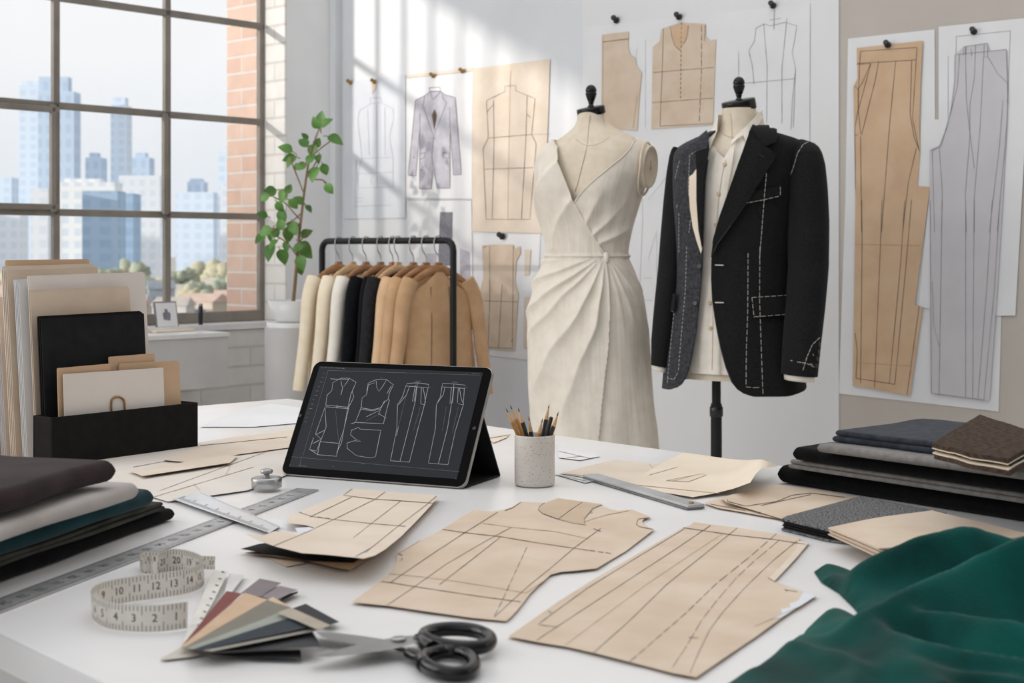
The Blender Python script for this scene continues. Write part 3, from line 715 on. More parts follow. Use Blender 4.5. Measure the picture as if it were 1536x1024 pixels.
wpaper('pattern_sheet', 'large kraft sheet with a drawn bodice back pattern left of the dress', 'pattern', [(709, 103), (825, 88), (822, 180), (815, 350), (708, 347)], M['kraft_pale'], .0035,
       [([P1(q) for q in ([(675, 440), (755, 400), (752, 378), (800, 375), (800, 398), (885, 432), (870, 590), (890, 630), (862, 962), (670, 962), (657, 650), (680, 605), (672, 450), (675, 440)], [(685, 605), (868, 590)], [(663, 742), (880, 735)], [(702, 440), (705, 610), (697, 960)], [(850, 420), (845, 600), (825, 960)], [(675, 490), (700, 460)], [(848, 500), (865, 515)])], 1.2, IK), ([P1([(778, 310), (775, 395), (765, 960)]), P1([(868, 590), (948, 588)])], .9, M['kraft_line'])])
wpaper('paper_strip', 'narrow kraft strip pinned along the top of the sketches', 'paper strip', [(610, 113), (709, 101), (709, 106.5), (610, 117.5)], M['kraft_pale'], .0015)
wpaper('pattern_backing', 'white backing paper behind the small kraft bodice piece', 'paper', [(711, 352), (811, 351), (802, 541), (715, 531)], M['white_paper'], .0015)
kb = P5([(1125, 145), (1200, 140), (1305, 140), (1310, 165), (1345, 150), (1348, 190), (1325, 230), (1315, 350), (1335, 425), (1312, 752), (1115, 735), (1115, 400), (1132, 330)])
wpaper('bodice_pattern', 'small kraft bodice piece pinned on white paper beside the rack', 'pattern', kb, M['kraft'], .0048, [([P5(q) for q in ([(1168, 150), (1170, 440), (1160, 730)], [(1240, 370), (1220, 740)], [(1130, 465), (1330, 470)], [(1120, 730), (1300, 738), (1305, 150)], [(1130, 160), (1150, 150)], [(1290, 700), (1305, 690)])], 1.0, IK)])
wpaper('pattern_strip', 'upper narrow kraft strip on white paper left of the dress', 'pattern', P5([(1370, 170), (1406, 168), (1397, 315), (1370, 318)]), M['kraft_pale'], .0048)
wpaper('pattern_strip', 'lower narrow kraft strip on white paper left of the dress', 'pattern', P5([(1368, 445), (1406, 440), (1400, 735), (1364, 735)]), M['kraft_pale'], .0048)

wpaper('plotted_sheet', 'wide white plotted sheet on the wall behind both dress forms', 'pattern', [(874, 41), (1215, 5), (1213, 520), (880, 505)], M['white_paper'], .0105,
       [([P2(q) for q in ([(800, 125), (835, 105), (865, 113), (930, 98), (980, 113), (972, 170), (960, 230), (975, 300), (960, 450), (955, 570)], [(800, 125), (795, 180), (770, 220), (785, 290), (793, 370)], [(835, 105), (850, 290), (848, 540)], [(937, 80), (935, 98), (915, 300), (915, 540)], [(755, 365), (970, 345)], [(725, 225), (725, 400)], [(882, 40), (880, 130)], [(860, 88), (910, 80)], [(975, 300), (965, 560)], [(770, 220), (775, 250)])], 1.1, IG),
        ([[(962, 250), (964, 330), (958, 470)], [(972, 300), (1004, 260)], [(965, 417), (978, 417)], [(966, 450), (980, 450)], [(972, 390), (985, 345), (985, 440)], [(968, 60), (968, 190)]], .9, IF)], step=40)
wpaper('bodice_pattern', 'kraft half bodice with a curved armhole pinned above the dress form', 'pattern', P2([(125, 152), (243, 138), (240, 200), (248, 238), (272, 255), (278, 290), (300, 318), (292, 400), (280, 572), (122, 562)]), M['kraft'], .0135,
       [([P2([(128, 184), (245, 170)])], 1.5, ID), ([P2(q) for q in ([(278, 210), (276, 255)], [(262, 560), (280, 420)], [(130, 160), (128, 550)])], .8, M['kraft_line'])])
wpaper('bodice_pattern', 'kraft bodice front with a v neck pinned between the two forms', 'pattern', P2([(348, 205), (378, 182), (385, 128), (425, 113), (475, 98), (580, 105), (582, 160), (600, 178), (626, 172), (612, 548), (342, 566)]), M['kraft'], .0135,
       [('fill', P2([(425, 118), (440, 190), (462, 222), (490, 185), (503, 112), (475, 100)]), M['kraft_dark']),
        ([P2(q) for q in ([(425, 116), (432, 165), (445, 200), (470, 222)], [(505, 112), (500, 160), (486, 190)], [(395, 125), (390, 300), (380, 553)], [(350, 318), (615, 295)], [(345, 450), (612, 430)], [(380, 553), (610, 541)], [(578, 110), (575, 180)])], 1.0, IK),
        ([P2([(474, 98), (470, 440)])], 1.6, ID, (4, 3)), ([P2([(562, 112), (562, 300), (552, 540)])], 1.4, IK, (9, 3))])
A_ = [(1272, 58), (1402, 44), (1403, 300), (1502, 300), (1502, 475), (1498, 617), (1258, 590), (1268, 300)]
wpaper('pattern_backing', 'white backing paper under the brown kraft trouser pattern at right', 'paper', A_, M['white_paper'], .0045, step=34)
wpaper('pattern_backing', 'white sheet reaching the right edge of the wall display', 'paper', [(1408, 40), (1548, 26), (1523, 473), (1440, 474), (1378, 459), (1395, 281), (1376, 279), (1382, 180), (1408, 179)], M['white_paper'], .0075, [([P3([(580, 160), (818, 135)]), P3([(580, 160), (580, 240)]), P3([(818, 135), (806, 450)]), P3([(545, 245), (545, 520)])], .9, IG)], step=30)
wpaper('trouser_pattern', 'brown kraft trouser leg pattern pinned on the right wall', 'pattern', [(1285, 72), (1384, 61), (1381, 120), (1379, 180), (1380, 227), (1376, 279), (1395, 280.5), (1372, 457), (1384, 460), (1365, 593), (1279, 578), (1283, 300), (1280, 130), (1286, 118)], M['kraft_dark'], .010,
       [([P3(q) for q in ([(160, 225), (408, 208)], [(160, 225), (155, 300), (150, 480)], [(145, 278), (405, 263)], [(145, 283), (205, 278), (165, 370), (148, 390), (133, 375)], [(205, 280), (150, 485), (162, 590)], [(240, 268), (225, 350), (165, 590)], [(315, 265), (290, 520), (252, 1020)], [(385, 265), (378, 500), (395, 600), (420, 665)], [(408, 210), (388, 520), (418, 660)], [(160, 600), (165, 1020)], [(405, 650), (370, 800), (345, 1020)], [(150, 385), (150, 480), (135, 560), (138, 830)], [(135, 592), (148, 592)])] +
         [P4(q) for q in ([(262, 0), (255, 200), (228, 850)], [(170, 0), (172, 190), (165, 830)], [(365, 0), (345, 300), (295, 830)], [(395, 0), (370, 300), (320, 830)], [(145, 805), (320, 832)], [(430, 480), (375, 880)], [(140, 600), (150, 680), (145, 805)])], 1.15, ID),
        ([P4([(140, 200), (440, 205)]), P4([(150, 735), (400, 750)])], .9, M['kraft_line'])], step=30)
wpaper('trouser_pattern', 'grey tracing paper trouser leg pattern at the far right of the wall', 'pattern', [(1432, 82), (1446, 70), (1480, 64), (1484, 76), (1510, 74), (1511, 150), (1509, 215), (1497, 420), (1484, 601), (1396, 590), (1394, 224), (1409, 218), (1424, 180), (1431, 120)], M['grey_paper'], .0115,
       [([P3(q) for q in ([(612, 240), (612, 205), (718, 190), (718, 250), (702, 250), (703, 195)], [(625, 200), (622, 240)], [(575, 240), (800, 217)], [(575, 240), (575, 360), (560, 470), (515, 640), (470, 660)], [(595, 240), (585, 380), (540, 560), (505, 645), (470, 665)], [(620, 205), (625, 440), (640, 580), (660, 740)], [(665, 200), (660, 340), (640, 460), (640, 600), (620, 850), (625, 1020)], [(700, 250), (685, 560), (660, 860), (660, 1020)], [(800, 220), (808, 450), (795, 640), (760, 1020)], [(785, 440), (770, 640), (725, 1020)], [(720, 250), (760, 320), (805, 365)], [(475, 665), (485, 1020)], [(505, 645), (520, 850), (515, 1020)], [(645, 215), (648, 245)])] +
         [P4(q) for q in ([(480, 0), (485, 870)], [(533, 0), (528, 370), (520, 880)], [(640, 0), (640, 895)], [(678, 0), (672, 895)], [(760, 0), (735, 400), (695, 900)], [(795, 0), (770, 400), (722, 905)], [(485, 872), (722, 903)], [(490, 370), (495, 560), (520, 660)])], 1.05, IG)], step=30)

def pin(px, py, m, label, h0, r=5.0):
    P = wallp(px, py, h0); s = r * P.y / F
    t = thing('push_pin', P, label, 'push pin', None)
    mb = MB(); lathe(mb, [(s * .9, 0), (s, s * .35), (s * .55, s * .6), (s * .5, s * 1.5), (s * .85, s * 1.9), (s * .7, s * 2.3)], P, 14, 0, (BU + UZ * .35 + BV * .15)); mb.build('pin_head', m, t)
    mb = MB(); tube(mb, [P - BU * .004, P + BU * .001], s * .15, 6); mb.build('needle', M['steel'], t)
for px, py, m, lb, h in [(526, 124, 'brass', 'dark brass pin on the corner of the faint blue sketch', .006), (562, 123, 'brass', 'brass pin holding the kraft scrap above the faint blue sketch', .006), (650, 114, 'brass', 'brass pin at the top of the jacket drawing', .008), (694, 107, 'brass', 'brass pin on the strip near the kraft sheet corner', .008),
                         (754, 355, 'black_plastic', 'black clip above the small kraft bodice piece beside the rack', .007), (925, 31, 'black_plastic', 'black pin above the kraft half bodice', .0115), (1019, 26, 'black_plastic', 'large black pin above the v neck kraft bodice', .0145), (1160, 9, 'black_plastic', 'black pin at the top of the wide plotted sheet', .0125), (1332, 68, 'black_plastic', 'black pin holding the brown kraft trouser pattern', .0125), (1461, 48, 'black_plastic', 'black pin above the grey trouser pattern', .0095)]:
    pin(px, py, M[m], lb, h, 3.6 if m == 'brass' else 5.2)
wpaper('paper_scrap', 'small torn kraft scrap pinned above the faint blue sketch', 'paper scrap', [(556, 122), (566, 120), (564, 132), (558, 141)], M['kraft_pale'], .0055)

# ================================================================== clothes rack
RY = 5.0; R1 = at(680, HZ, RY); R1.z = 0; rdir = -BV; RL = .70; R0 = R1 + rdir * RL
rz = at(0, 361, 5.2).z
t = thing('clothes_rack', (R1 + R0) / 2, 'low black tubular clothes rack with nine hanging garments', 'clothes rack')
mb = MB(); rr = .012; cr_ = .035
pts = [R0 + UZ * .03, R0 + UZ * (rz - cr_)] + [R0 - rdir * (cr_ * (1 - math.cos(a))) + UZ * (rz - cr_ + cr_ * math.sin(a)) for a in (.4, .8, 1.2, 1.57)] + [R1 + rdir * (cr_ * (1 - math.sin(a))) + UZ * (rz - cr_ + cr_ * math.cos(a)) for a in (0, .4, .8, 1.2, 1.57)] + [R1 + UZ * .03]
tube(mb, pts, rr, 12); mb.build('rail_frame', M['black_metal'], t)
for Q in (R0, R1):
    mb = MB(); tube(mb, [Q - BU * .2 + UZ * .02, Q + BU * .2 + UZ * .02], .014, 10); mb.build('foot', M['black_metal'], t)
def rail_u(px):                       # distance along the rail seen at a column
    d = ray(px, HZ); A = R1; # solve CAM + s d = A + rdir k  in plan
    det = d.x * (-rdir.y) - d.y * (-rdir.x)
    return (d.x * A.y - d.y * A.x) / det if abs(det) > 1e-9 else 0
gspec = [(508, 'cloth_cream', 'wood', 'cream', .0, .58, .205, 'cream long sleeved garment, first on the rack beside the plant'), (529, 'cloth_cream', 'wood_light', 'pale cream', .0, .55, .195, 'pale cream garment, second on the rack from the plant'), (549, 'cloth_ivory', 'wood', 'ivory', .0, .55, .19, 'ivory white garment with wide sleeve next to the black ones'),
         (571, 'cloth_black', 'wood', 'black', .0, .56, .195, 'black wool garment next to the ivory one'), (589, 'cloth_black', 'wood', 'black', .0, .55, .18, 'black garment in the middle of the three dark ones'), (597, 'cloth_char', 'wood_light', 'charcoal', .05, .55, .185, 'charcoal garment, last of the three dark ones'),
         (620, 'cloth_tan2', 'wood', 'light tan', .1, .55, .19, 'light tan garment next to the charcoal one'), (643, 'cloth_tan', 'wood', 'tan', .30, .55, .19, 'tan garment with drawn seam lines in the middle of the tan ones'), (662, 'cloth_tan', 'wood', 'tan', .42, .56, .19, 'outermost tan garment at the end post of the rack')]
for i, (px, cm, wm, cn, tw, gl, hw, lb) in enumerate(gspec):
    k = rail_u(px - (4 if px > 640 else 0)); A = R1 + rdir * k; A.z = rz; hw *= .66; tw *= .75
    # the garment hangs across the rail; later ones are turned a little toward the room
    wd = (BU * math.cos(tw) - BV * math.sin(tw)).normalized(); dp = UZ.cross(wd)
    ht = thing('clothes_hanger', A - UZ * .09, ('wooden hanger with steel hook holding the ' + lb.split(',')[0].split(' next')[0].split(' in the')[0].split(' at the')[0])[:95], 'hanger', 'hangers on the clothes rack')
    mb = MB(); hk = [A - UZ * .085, A - UZ * .055 + dp * 0, A - UZ * .035 + wd * .014, A - UZ * .008 + wd * .018]
    hk += [A + V((0, 0, 0)) + (wd * math.cos(a) + UZ * math.sin(a)) * .0165 for a in (.2, .7, 1.2, 1.7, 2.2, 2.7, 3.2, 3.7)]
    tube(mb, spline(hk, 3), .0022, 6); mb.build('hook', M['steel'], ht)
    mb = MB(); zt_ = A - UZ * .088
    arm = [zt_ + wd * (s * hw * .9) - UZ * (.012 + .055 * abs(s) ** 1.6) for s in (-1, -.7, -.4, -.15, 0, .15, .4, .7, 1)]
    tube(mb, spline(arm, 3), [.0065 + .006 * (1 - abs(q / 24 * 2 - 1)) for q in range(25)], 8, 0, False, True, 1.5)
    obox(mb, zt_ - UZ * .004, (wd, dp, UZ), (.014, .0075, .016), 0, .004); mb.build('hanger_arm', M[wm], ht)
    zs_ = rz - .105
    mb = MB(); rings = []; nn = 40
    for q in range(26):
        f = q / 25; z = zs_ - gl * f
        w0 = hw * (.32 + .68 * sstep(0, .12, f)) * (1 + .12 * f); d0 = .009 + .014 * sstep(0, .25, f) + .006 * f
        rg = []
        for j in range(nn):
            a = 2 * math.pi * j / nn; fold = 1 + .22 * f * math.sin(a * 5 + i) + .1 * f * math.sin(a * 9 + i * 2 + f * 3)
            x = math.cos(a) * w0; y = math.sin(a) * d0 * fold
            drop = .035 * (abs(math.cos(a)) ** 1.5) * (1 - sstep(0, .2, f))
            rg.append(A * 1.0 + V((0, 0, z - drop - A.z)) + wd * x + dp * y)
        rings.append(rg)
    loft(mb, rings, 0)
    for s in (-1, 1):                    # sleeves hang down at the sides
        sp_ = [A + V((0, 0, zs_ - .035 - A.z)) + wd * (s * hw * .86), A + V((0, 0, zs_ - .1 - A.z)) + wd * (s * hw * 1.1) + dp * .008, A + V((0, 0, zs_ - .26 - A.z)) + wd * (s * hw * 1.28) + dp * .014, A + V((0, 0, zs_ - .44 - A.z)) + wd * (s * hw * 1.5) + dp * .012]
        tube(mb, spline(sp_, 6), [.021 + .009 * (1 - q / 18) for q in range(19)], 14, 0, False, True, 1.0)
        b0 = len(mb.v)
    if px in (643, 662):
        for ss in (-.25, .3):
            tube(mb, [A + V((0, 0, zs_ - f * gl - A.z)) + wd * (hw * ss * (1 + .2 * f)) + dp * (.010 + .014 * sstep(0, .25, f) + .007 * f) for f in (.1, .3, .5, .7, .9)], .0012, 5, 1)
    tag(mb.build('hanging_garment', [M[cm], M['ink']]), lb, 'garment', 'garments on the clothes rack')
# ================================================================== dress form with draped dress
DY = 4.25; dphi = math.radians(27)
drows = [(160, 866, 907, .95), (178, 864, 909, .95), (186, 862, 914, .92), (193, 857, 925, .85), (199, 849, 938, .75), (205, 840, 950, .66), (212, 829, 960, .62), (219, 819, 968, .62), (228, 812, 973, .64), (242, 809, 975, .68), (262, 808, 972, .74), (285, 808, 963, .78), (310, 811, 955, .76), (340, 818, 946, .72), (365, 822, 940, .70), (383, 824, 938, .70), (400, 818, 946, .72), (430, 807, 958, .74), (460, 801, 965, .76), (490, 798, 969, .77), (520, 798, 971, .78), (560, 799, 974, .8), (600, 800, 978, .8), (640, 802, 983, .82), (672, 803, 985, .82), (720, 804, 992, .82)]
DT = Torso(DY, dphi, drows, 4)
zbust, zw = DT.zof(282), DT.zof(384)
def bust(th, z):
    return .020 * gs(z - zbust, .05) * (gs(th - .50, .30) + gs(th + .50, .30)) - .010 * gs(z - zbust, .045) * gs(th, .16)
DT.bump = bust
dbv = DT.bvh(.003)
def dth(px, py):
    P, n = hit(dbv, px, py, DY); return DT.theta(P), P.z
# form: neck and torso, cap, finial, arm plate, stand
ztopn = DT.zof(166)
t = thing('dress_form', (DT.par(zw)[0], DY, 0), 'canvas dress form wearing the cream wrap dress', 'dress form')
mb = MB(); nt_ = 96
zz_ = list(np.linspace(DT.zof(470), DT.zof(166), 130))
loft(mb, [[DT.pt(2 * math.pi * j / nt_, z, -.004) for j in range(nt_)] for z in zz_], 0)
# seam lines: centre front and neck seam, princess line on the neck
for pl in ([(885, 172), (882, 190), (880, 216)], [(880, 216), (874, 240), (866, 270), (861, 288)], [(862, 206), (870, 213), (880, 217), (892, 216), (905, 210), (914, 203)], [(906, 175), (910, 190), (915, 200)]): thread(mb, [pl], dbv, DY, .0008, -.0055, 1)
mb.build('torso', [M['canvas'], M['seam']], t)
def neck_top(T, px0, px1, y0, y1, t, ytop, sx):
    """black oval cap and turned finial on a form's neck"""
    c, a, b = T.par(T.zof(y1 + 4)); z0 = T.zof(y1 + 1); h = (y1 - y0) / F * T.Y0; R = (px1 - px0) / 2 / F * T.Y0
    base = V((c, T.Y0, 0)) ; s = (y0 + 4 - ytop) / F * T.Y0
    ca = (UZ * math.cos(.24) + T.Fd * math.sin(.24) - T.X * .10).normalized(); h *= .72
    mb = MB(); lathe(mb, [(R * .97, -h * .6), (R, -h * .5), (R, h * .4), (R * .97, h * .55), (R * .2, h * .62)], base + UZ * (z0 + h * .45), 48, 0, ca, True, 1, .86, T.X); mb.build('neck_cap', M['black_gloss'], t)
    zb = z0 + h * .8; r = s * .21 * sx; s -= h * .2
    prof = [(.62, 0), (.66, .05), (.62, .1), (.45, .14), (.4, .2), (.52, .235), (.56, .26), (.5, .285), (.62, .33), (.82, .45), (.98, .58), (1.02, .62), (1.0, .66), (.86, .675), (.86, .69), (1.0, .705), (1.02, .74), (.96, .82), (.8, .9), (.55, .96), (.25, .99), (.03, 1.0)]
    mb = MB(); lathe(mb, [(p * r, zb + q * s) for p, q in prof], base, 32); mb.build('finial', M['black_gloss'], t)
neck_top(DT, 862, 906, 156, 170, t, 122, 1.05)
# arm plate on the near shoulder side
za = DT.zof(252); ca_, aa_, ba_ = DT.par(za)
pc_ = DT.pt(math.pi / 2 * .97, za, -.012); ax_ = (DT.X - UZ * .08 + DT.Fd * .1).normalized()
mb = MB(); prof = [(.92, -.01), (.98, .012), (1, .02), (.97, .0235), (.9, .024), (.88, .022), (.4, .0225), (.01, .0228)]
lathe(mb, [(r * .058, z) for r, z in prof], pc_, 40, 0, ax_, True, .80, 1.08, DT.Fd)
sl = pc_ + ax_ * .024 + UZ * .006; obox(mb, sl, (UZ, DT.Fd, ax_), (.013, .0022, .0012), 1, .001)
mb.build('arm_plate', [M['canvas'], M['seam']], t)
mb = MB(); lathe(mb, [(.016, .03), (.016, DT.zof(480))], (DT.par(zw)[0], DY, 0), 20); mb.build('pole', M['black_metal'], t)
mb = MB(); lathe(mb, [(.17, 0), (.17, .015), (.15, .028), (.03, .035)], (DT.par(zw)[0], DY, 0), 40); mb.build('stand_base', M['black_metal'], t)

# the dress: one surface whose upper edge follows the neckline; folds are real relief
th_k, z_k = dth(908, 386)                  # the gathered knot
nl = [(836, 209), (838, 220), (841, 238), (846, 258), (853, 281), (863, 304), (869, 294), (882, 279), (900, 263), (918, 248), (934, 234), (944, 222), (948, 213)]
nlt = [dth(*p) for p in nl]
tl, tr = nlt[0][0], nlt[-1][0]; ths = [q[0] for q in nlt]; zs_n = [q[1] for q in nlt]
for i in range(1, len(ths)): ths[i] = max(ths[i], ths[i - 1] + .004)
zsh = DT.zof(208)
armL, armR = -math.pi / 2, math.pi / 2
def ztop_d(th):
    if ths[0] <= th <= ths[-1]: return float(np.interp(th, ths, zs_n))
    if th > ths[-1]:
        k = min(1, (th - ths[-1]) / .35); return zs_n[-1] * (1 - k) + zsh * k
    k = min(1, (ths[0] - th) / .35); return zs_n[0] * (1 - k) + zsh * k
ovl = [dth(*p) for p in [(863, 304), (874, 325), (887, 348), (899, 369), (907, 384)]]   # edge of the over-lapping front
oz = [q[1] for q in ovl][::-1]; ot = [q[0] for q in ovl][::-1]
slit = [dth(*p) for p in [(908, 390), (914, 420), (914, 470), (912, 520), (908, 560), (903, 610), (899, 660)]]
slz = [q[1] for q in slit][::-1]; slt = [q[0] for q in slit][::-1]
def fine(u, s): return .5 * nz3(u * s, 3.1) + .5 * nz3(u * s * 2.3, 9.7)
rays = [(-1.42, .075, .007, .16, .34), (-1.17, .06, .013, .24, .40), (-.93, .055, .015, .26, .42), (-.75, .05, .011, .28, .44), (-.47, .065, .016, .38, .58), (-.25, .055, .017, .6, 1.2), (-.07, .05, .011, .6, 1.2)]
def ridge(d): return math.exp(-(abs(d) ** 1.25) * (1.5 if d > 0 else .75))
def dress_off(th, z):
    c, a, b = DT.par(z); R = (a + b) / 2; o = .005
    dz = z_k - z
    if z > z_k - .004:                          # bodice
        h = z - z_k
        te = float(np.interp(z, oz, ot))
        u = (th - te) * R
        left = sstep(.002, -.004, u) * sstep(oz[-1] + .10, oz[-1], z) + sstep(oz[-1], oz[-1] + .05, z) * sstep(.05, -.05, th)
        left = min(1, left)
        o += .0035 * left * sstep(oz[-1] + .06, oz[-1], z)
        uu = u * .85 - h * .62 + .012 * nz3(h * 7, 5)
        am = .012 * sstep(-1.6, -1.0, th) * (1 - .35 * sstep(.2, .4, h))
        fl_ = (1 - abs(math.sin(uu * 30 + .9 * nz3(uu * 12, h * 4)))) ** 1.6
        o += left * am * fl_ * sstep(0, .03, h)
        an = math.atan2((th - .12) * R + .02, h - .01); r_ = math.hypot((th - .12) * R + .02, h - .01)
        o += (1 - left) * .011 * sum(math.exp(-abs((an - q) / .10) ** 1.4) for q in (-.25, .1, .42, .78, 1.15)) * sstep(.02, .08, r_) * sstep(.24, .12, r_) * .9
        o += .0015 * nz3(th * 6, h * 7, 2) + .0006 * nz3(th * 22, h * 16, 6)
        o += .003 * gs(h - .004, .004)                           # waist seam
    else:                                       # skirt
        dx = (th - th_k) * R; r = math.hypot(dx, dz); an = math.atan2(dx, dz + .012)
        ts = float(np.interp(z, slz, slt))
        if th < ts:
            o += .004 + .003 * sstep(0, .03, (ts - th) * R)
            sag = an + .35 * max(0, r - .12) * sstep(-.1, -.9, an) + .05 * nz3(r * 8, an * 2) * sstep(.05, .2, r)
            for A_, w_, am, f0, f1 in rays:
                f = ridge((sag - A_) / (w_ * (1 + .5 * sstep(.2, .6, r))))
                o += am * f * sstep(.0, .13, r) * sstep(f1, f0, r)
            o += .004 * math.sin(th * 8 + 1) * sstep(.25, .55, dz) * sstep(ts, ts - .3, th)
        else:
            o += .003 * sstep(.0, .05, r) * sum(math.exp(-((an - q) / .05) ** 2) for q in (.14, .34, .6, .95)) * (1 - .7 * sstep(.1, .3, r))
            o += .006 * sstep(.15, .6, dz) * math.sin((th - ts) * 7.5 + .5)
        o += .002 * nz3(th * 5, z * 5, 3) * sstep(0, .1, r) + .0007 * nz3(th * 18, z * 9, 1)
        o += .004 * gs(r - .0, .012)
    return o
NT_, NZ_ = 420, 300
zb_ = DT.zof(706)
vs = []
for i in range(NZ_):
    f = i / (NZ_ - 1)
    for j in range(NT_):
        th = -math.pi + 2 * math.pi * j / NT_
        z = zb_ + (ztop_d(th) - zb_) * f
        vs.append(DT.pt(th, z, dress_off(th, z)))
mb = MB(); mb.add(vs, quads(NZ_, NT_, False, True), 0, True)
dress = thing('wrap_dress', (DT.par(zw)[0], DY, zb_), 'cream draped muslin wrap dress with gathered waist on the form', 'dress')
o = mb.build('dress_cloth', [M['linen'], M['linen_shade']], dress)
# bindings: neckline, armholes, overlap edge, waist band, skirt slit
def on_dress(th, z, e=.0015): return DT.pt(th, z, dress_off(th, z) + e)
mb = MB()
ed = []
for j in range(140):
    th = -1.25 + 2.5 * j / 139; ed.append(on_dress(th, ztop_d(th) - .001))
tube(mb, ed, .0019, 8); mb.build('neckline_binding', M['linen'], dress)
mb = MB(); tube(mb, spline([on_dress(t_, z_) for t_, z_ in ovl], 6), .0018, 8); mb.build('overlap_edge', M['linen'], dress)
mb = MB(); tube(mb, [on_dress(-math.pi + 2 * math.pi * j / 160, z_k + .004, .001) for j in range(160)], .0021, 8, 0, True, True, 1.0); mb.build('waist_seam', M['linen'], dress)
kp = on_dress(th_k, z_k, .004)
mb = MB(); lathe(mb, [(.004, -.016), (.008, -.012), (.0095, -.004), (.0095, .004), (.007, .012), (.003, .015)], kp, 16, 0, UZ, True, 1, .7, DT.X); mb.build('gathered_knot', M['linen'], dress)
mb = MB(); tube(mb, spline([on_dress(t_, z_, .001) for t_, z_ in slit], 6), .0018, 6); mb.build('skirt_edge', M['linen_shade'], dress)
mb = MB(); n = 44
ring = [pc_ + ax_ * .012 + DT.Fd * (math.cos(2 * math.pi * k / n) * .054) + UZ * (math.sin(2 * math.pi * k / n) * (.072 if math.sin(2 * math.pi * k / n) > 0 else .082) - .002) - ax_ * (.018 * max(0, -math.sin(2 * math.pi * k / n))) for k in range(n)]
tube(mb, ring, .0035, 8, 0, True); mb.build('armhole_binding', M['linen_shade'], dress)

# ================================================================== second form: shirt and basted jacket
JY = 4.0; jphi = math.radians(28)
frows = [(150, 1079, 1134, .9), (168, 1080, 1137, .9), (186, 1079, 1141, .9), (200, 1075, 1146, .85), (210, 1062, 1160, .75), (220, 1042, 1180, .66), (232, 1030, 1188, .64), (260, 1026, 1186, .68), (300, 1026, 1183, .70), (350, 1028, 1176, .70), (400, 1030, 1168, .70), (450, 1026, 1170, .72), (500, 1020, 1174, .74), (540, 1018, 1172, .74), (568, 1018, 1170, .74)]
FT = Torso(JY, jphi, frows, 4)
jc = FT.par(FT.zof(400))[0]
t = thing('dress_form', (jc, JY, 0), 'canvas tailor form on a black pole wearing the dark jacket', 'dress form')
mb = MB(); loft(mb, [[FT.pt(2 * math.pi * j / 72, z, -.006) for j in range(72)] for z in np.linspace(FT.zof(567), FT.zof(163), 110)], 0)
fbv = FT.bvh(-.006)
for pl in ([(1096, 170), (1098, 190), (1098, 208)], [(1080, 195), (1088, 203), (1098, 207), (1110, 203)]): thread(mb, [pl], fbv, JY, .0008, .0002, 1)
mb.build('torso', [M['canvas'], M['seam']], t)
neck_top(FT, 1079, 1131, 144, 163, t, 107, 1.02)
px_ = at(1074.5, HZ, JY).x
zc_ = CZ - (616 - HZ) / F * JY
mb = MB(); lathe(mb, [(.0155, .03), (.0155, zc_ + .02)], (px_, JY, 0), 24); lathe(mb, [(.0125, zc_ - .02), (.0125, FT.zof(560))], (px_, JY, 0), 24); pl_ = mb.build('pole', M['black_metal'], t)
mb = MB(); lathe(mb, [(.0165, zc_ - .016), (.0185, zc_ - .014), (.0185, zc_ + .01), (.016, zc_ + .013)], (px_, JY, 0), 24); mb.build('height_collar', M['black_plastic'], pl_)
mb = MB(); lathe(mb, [(.17, 0), (.17, .015), (.15, .028), (.03, .035)], (px_, JY, 0), 40); mb.build('stand_base', M['black_metal'], t)

# shirt
def fth(bv, T, px, py):
    P, n = hit(bv, px, py, T.Y0); return T.theta(P), P.z
fb0 = FT.bvh(.002)
vpts = [(1068, 206), (1074, 222), (1086, 237), (1093, 226), (1100, 214), (1112, 203)]
vt = [fth(fb0, FT, *p) for p in vpts]; vth = [q[0] for q in vt]; vz = [q[1] for q in vt]
zcol = FT.zof(203)
def ztop_s(th):
    if vth[0] <= th <= vth[-1]: return float(np.interp(th, vth, vz))
    return zcol
pk = [fth(fb0, FT, *p) for p in [(1088, 240), (1083, 262), (1078, 296), (1074, 340), (1071, 400), (1069, 470), (1068, 560)]]
pkz = [q[1] for q in pk][::-1]; pkt = [q[0] for q in pk][::-1]
def shirt_off(th, z):
    o = .003 + .0025 * nz3(th * 8, z * 5, 4) + .002 * math.sin(th * 24 + 6 * nz3(z * 3, 1)) * gs(th - .1, .6) * .6
    tp = float(np.interp(z, pkz, pkt)); d = (th - tp)
    if 0 < d < .16: o += .0022
    return o
zsb = FT.zof(557)
mb = MB(); n1, n2 = 300, 110
mb.add([FT.pt(th, zsb + (ztop_s(th) - zsb) * i / (n2 - 1), shirt_off(th, zsb + (ztop_s(th) - zsb) * i / (n2 - 1))) for i in range(n2) for th in [-math.pi + 2 * math.pi * j / n1 for j in range(n1)]], quads(n2, n1, False, True), 0, True)
shirt = thing('dress_shirt', (jc, JY, zsb), 'ivory button shirt worn open at the neck under the dark jacket', 'shirt')
mb.build('shirt_body', M['shirt'], shirt)
sbv = FT.bvh(.006)
mb = MB(); sm_ = drape(sbv, JY, 0)
thread(mb, [[(1088, 240), (1083, 262), (1078, 296), (1074, 340), (1071, 400), (1069, 470), (1068, 555)], [(1102, 222), (1098, 250), (1091, 290), (1086, 330), (1082, 380)]], sbv, JY, .0008, .0015, 0)
mb.build('placket_stitching', M['linen_shade'], shirt)
for x, y in [(1087, 247), (1078, 291), (1074, 337), (1071, 363), (1065, 454), (1066, 492)]:
    P, n = hit(sbv, x, y, JY); mb = MB(); lathe(mb, [(.0045, 0), (.0055, .0012), (.005, .0024), (.003, .0022), (.001, .0018)], P + n * .001, 16, 0, n); mb.build('button', M['button'], shirt)
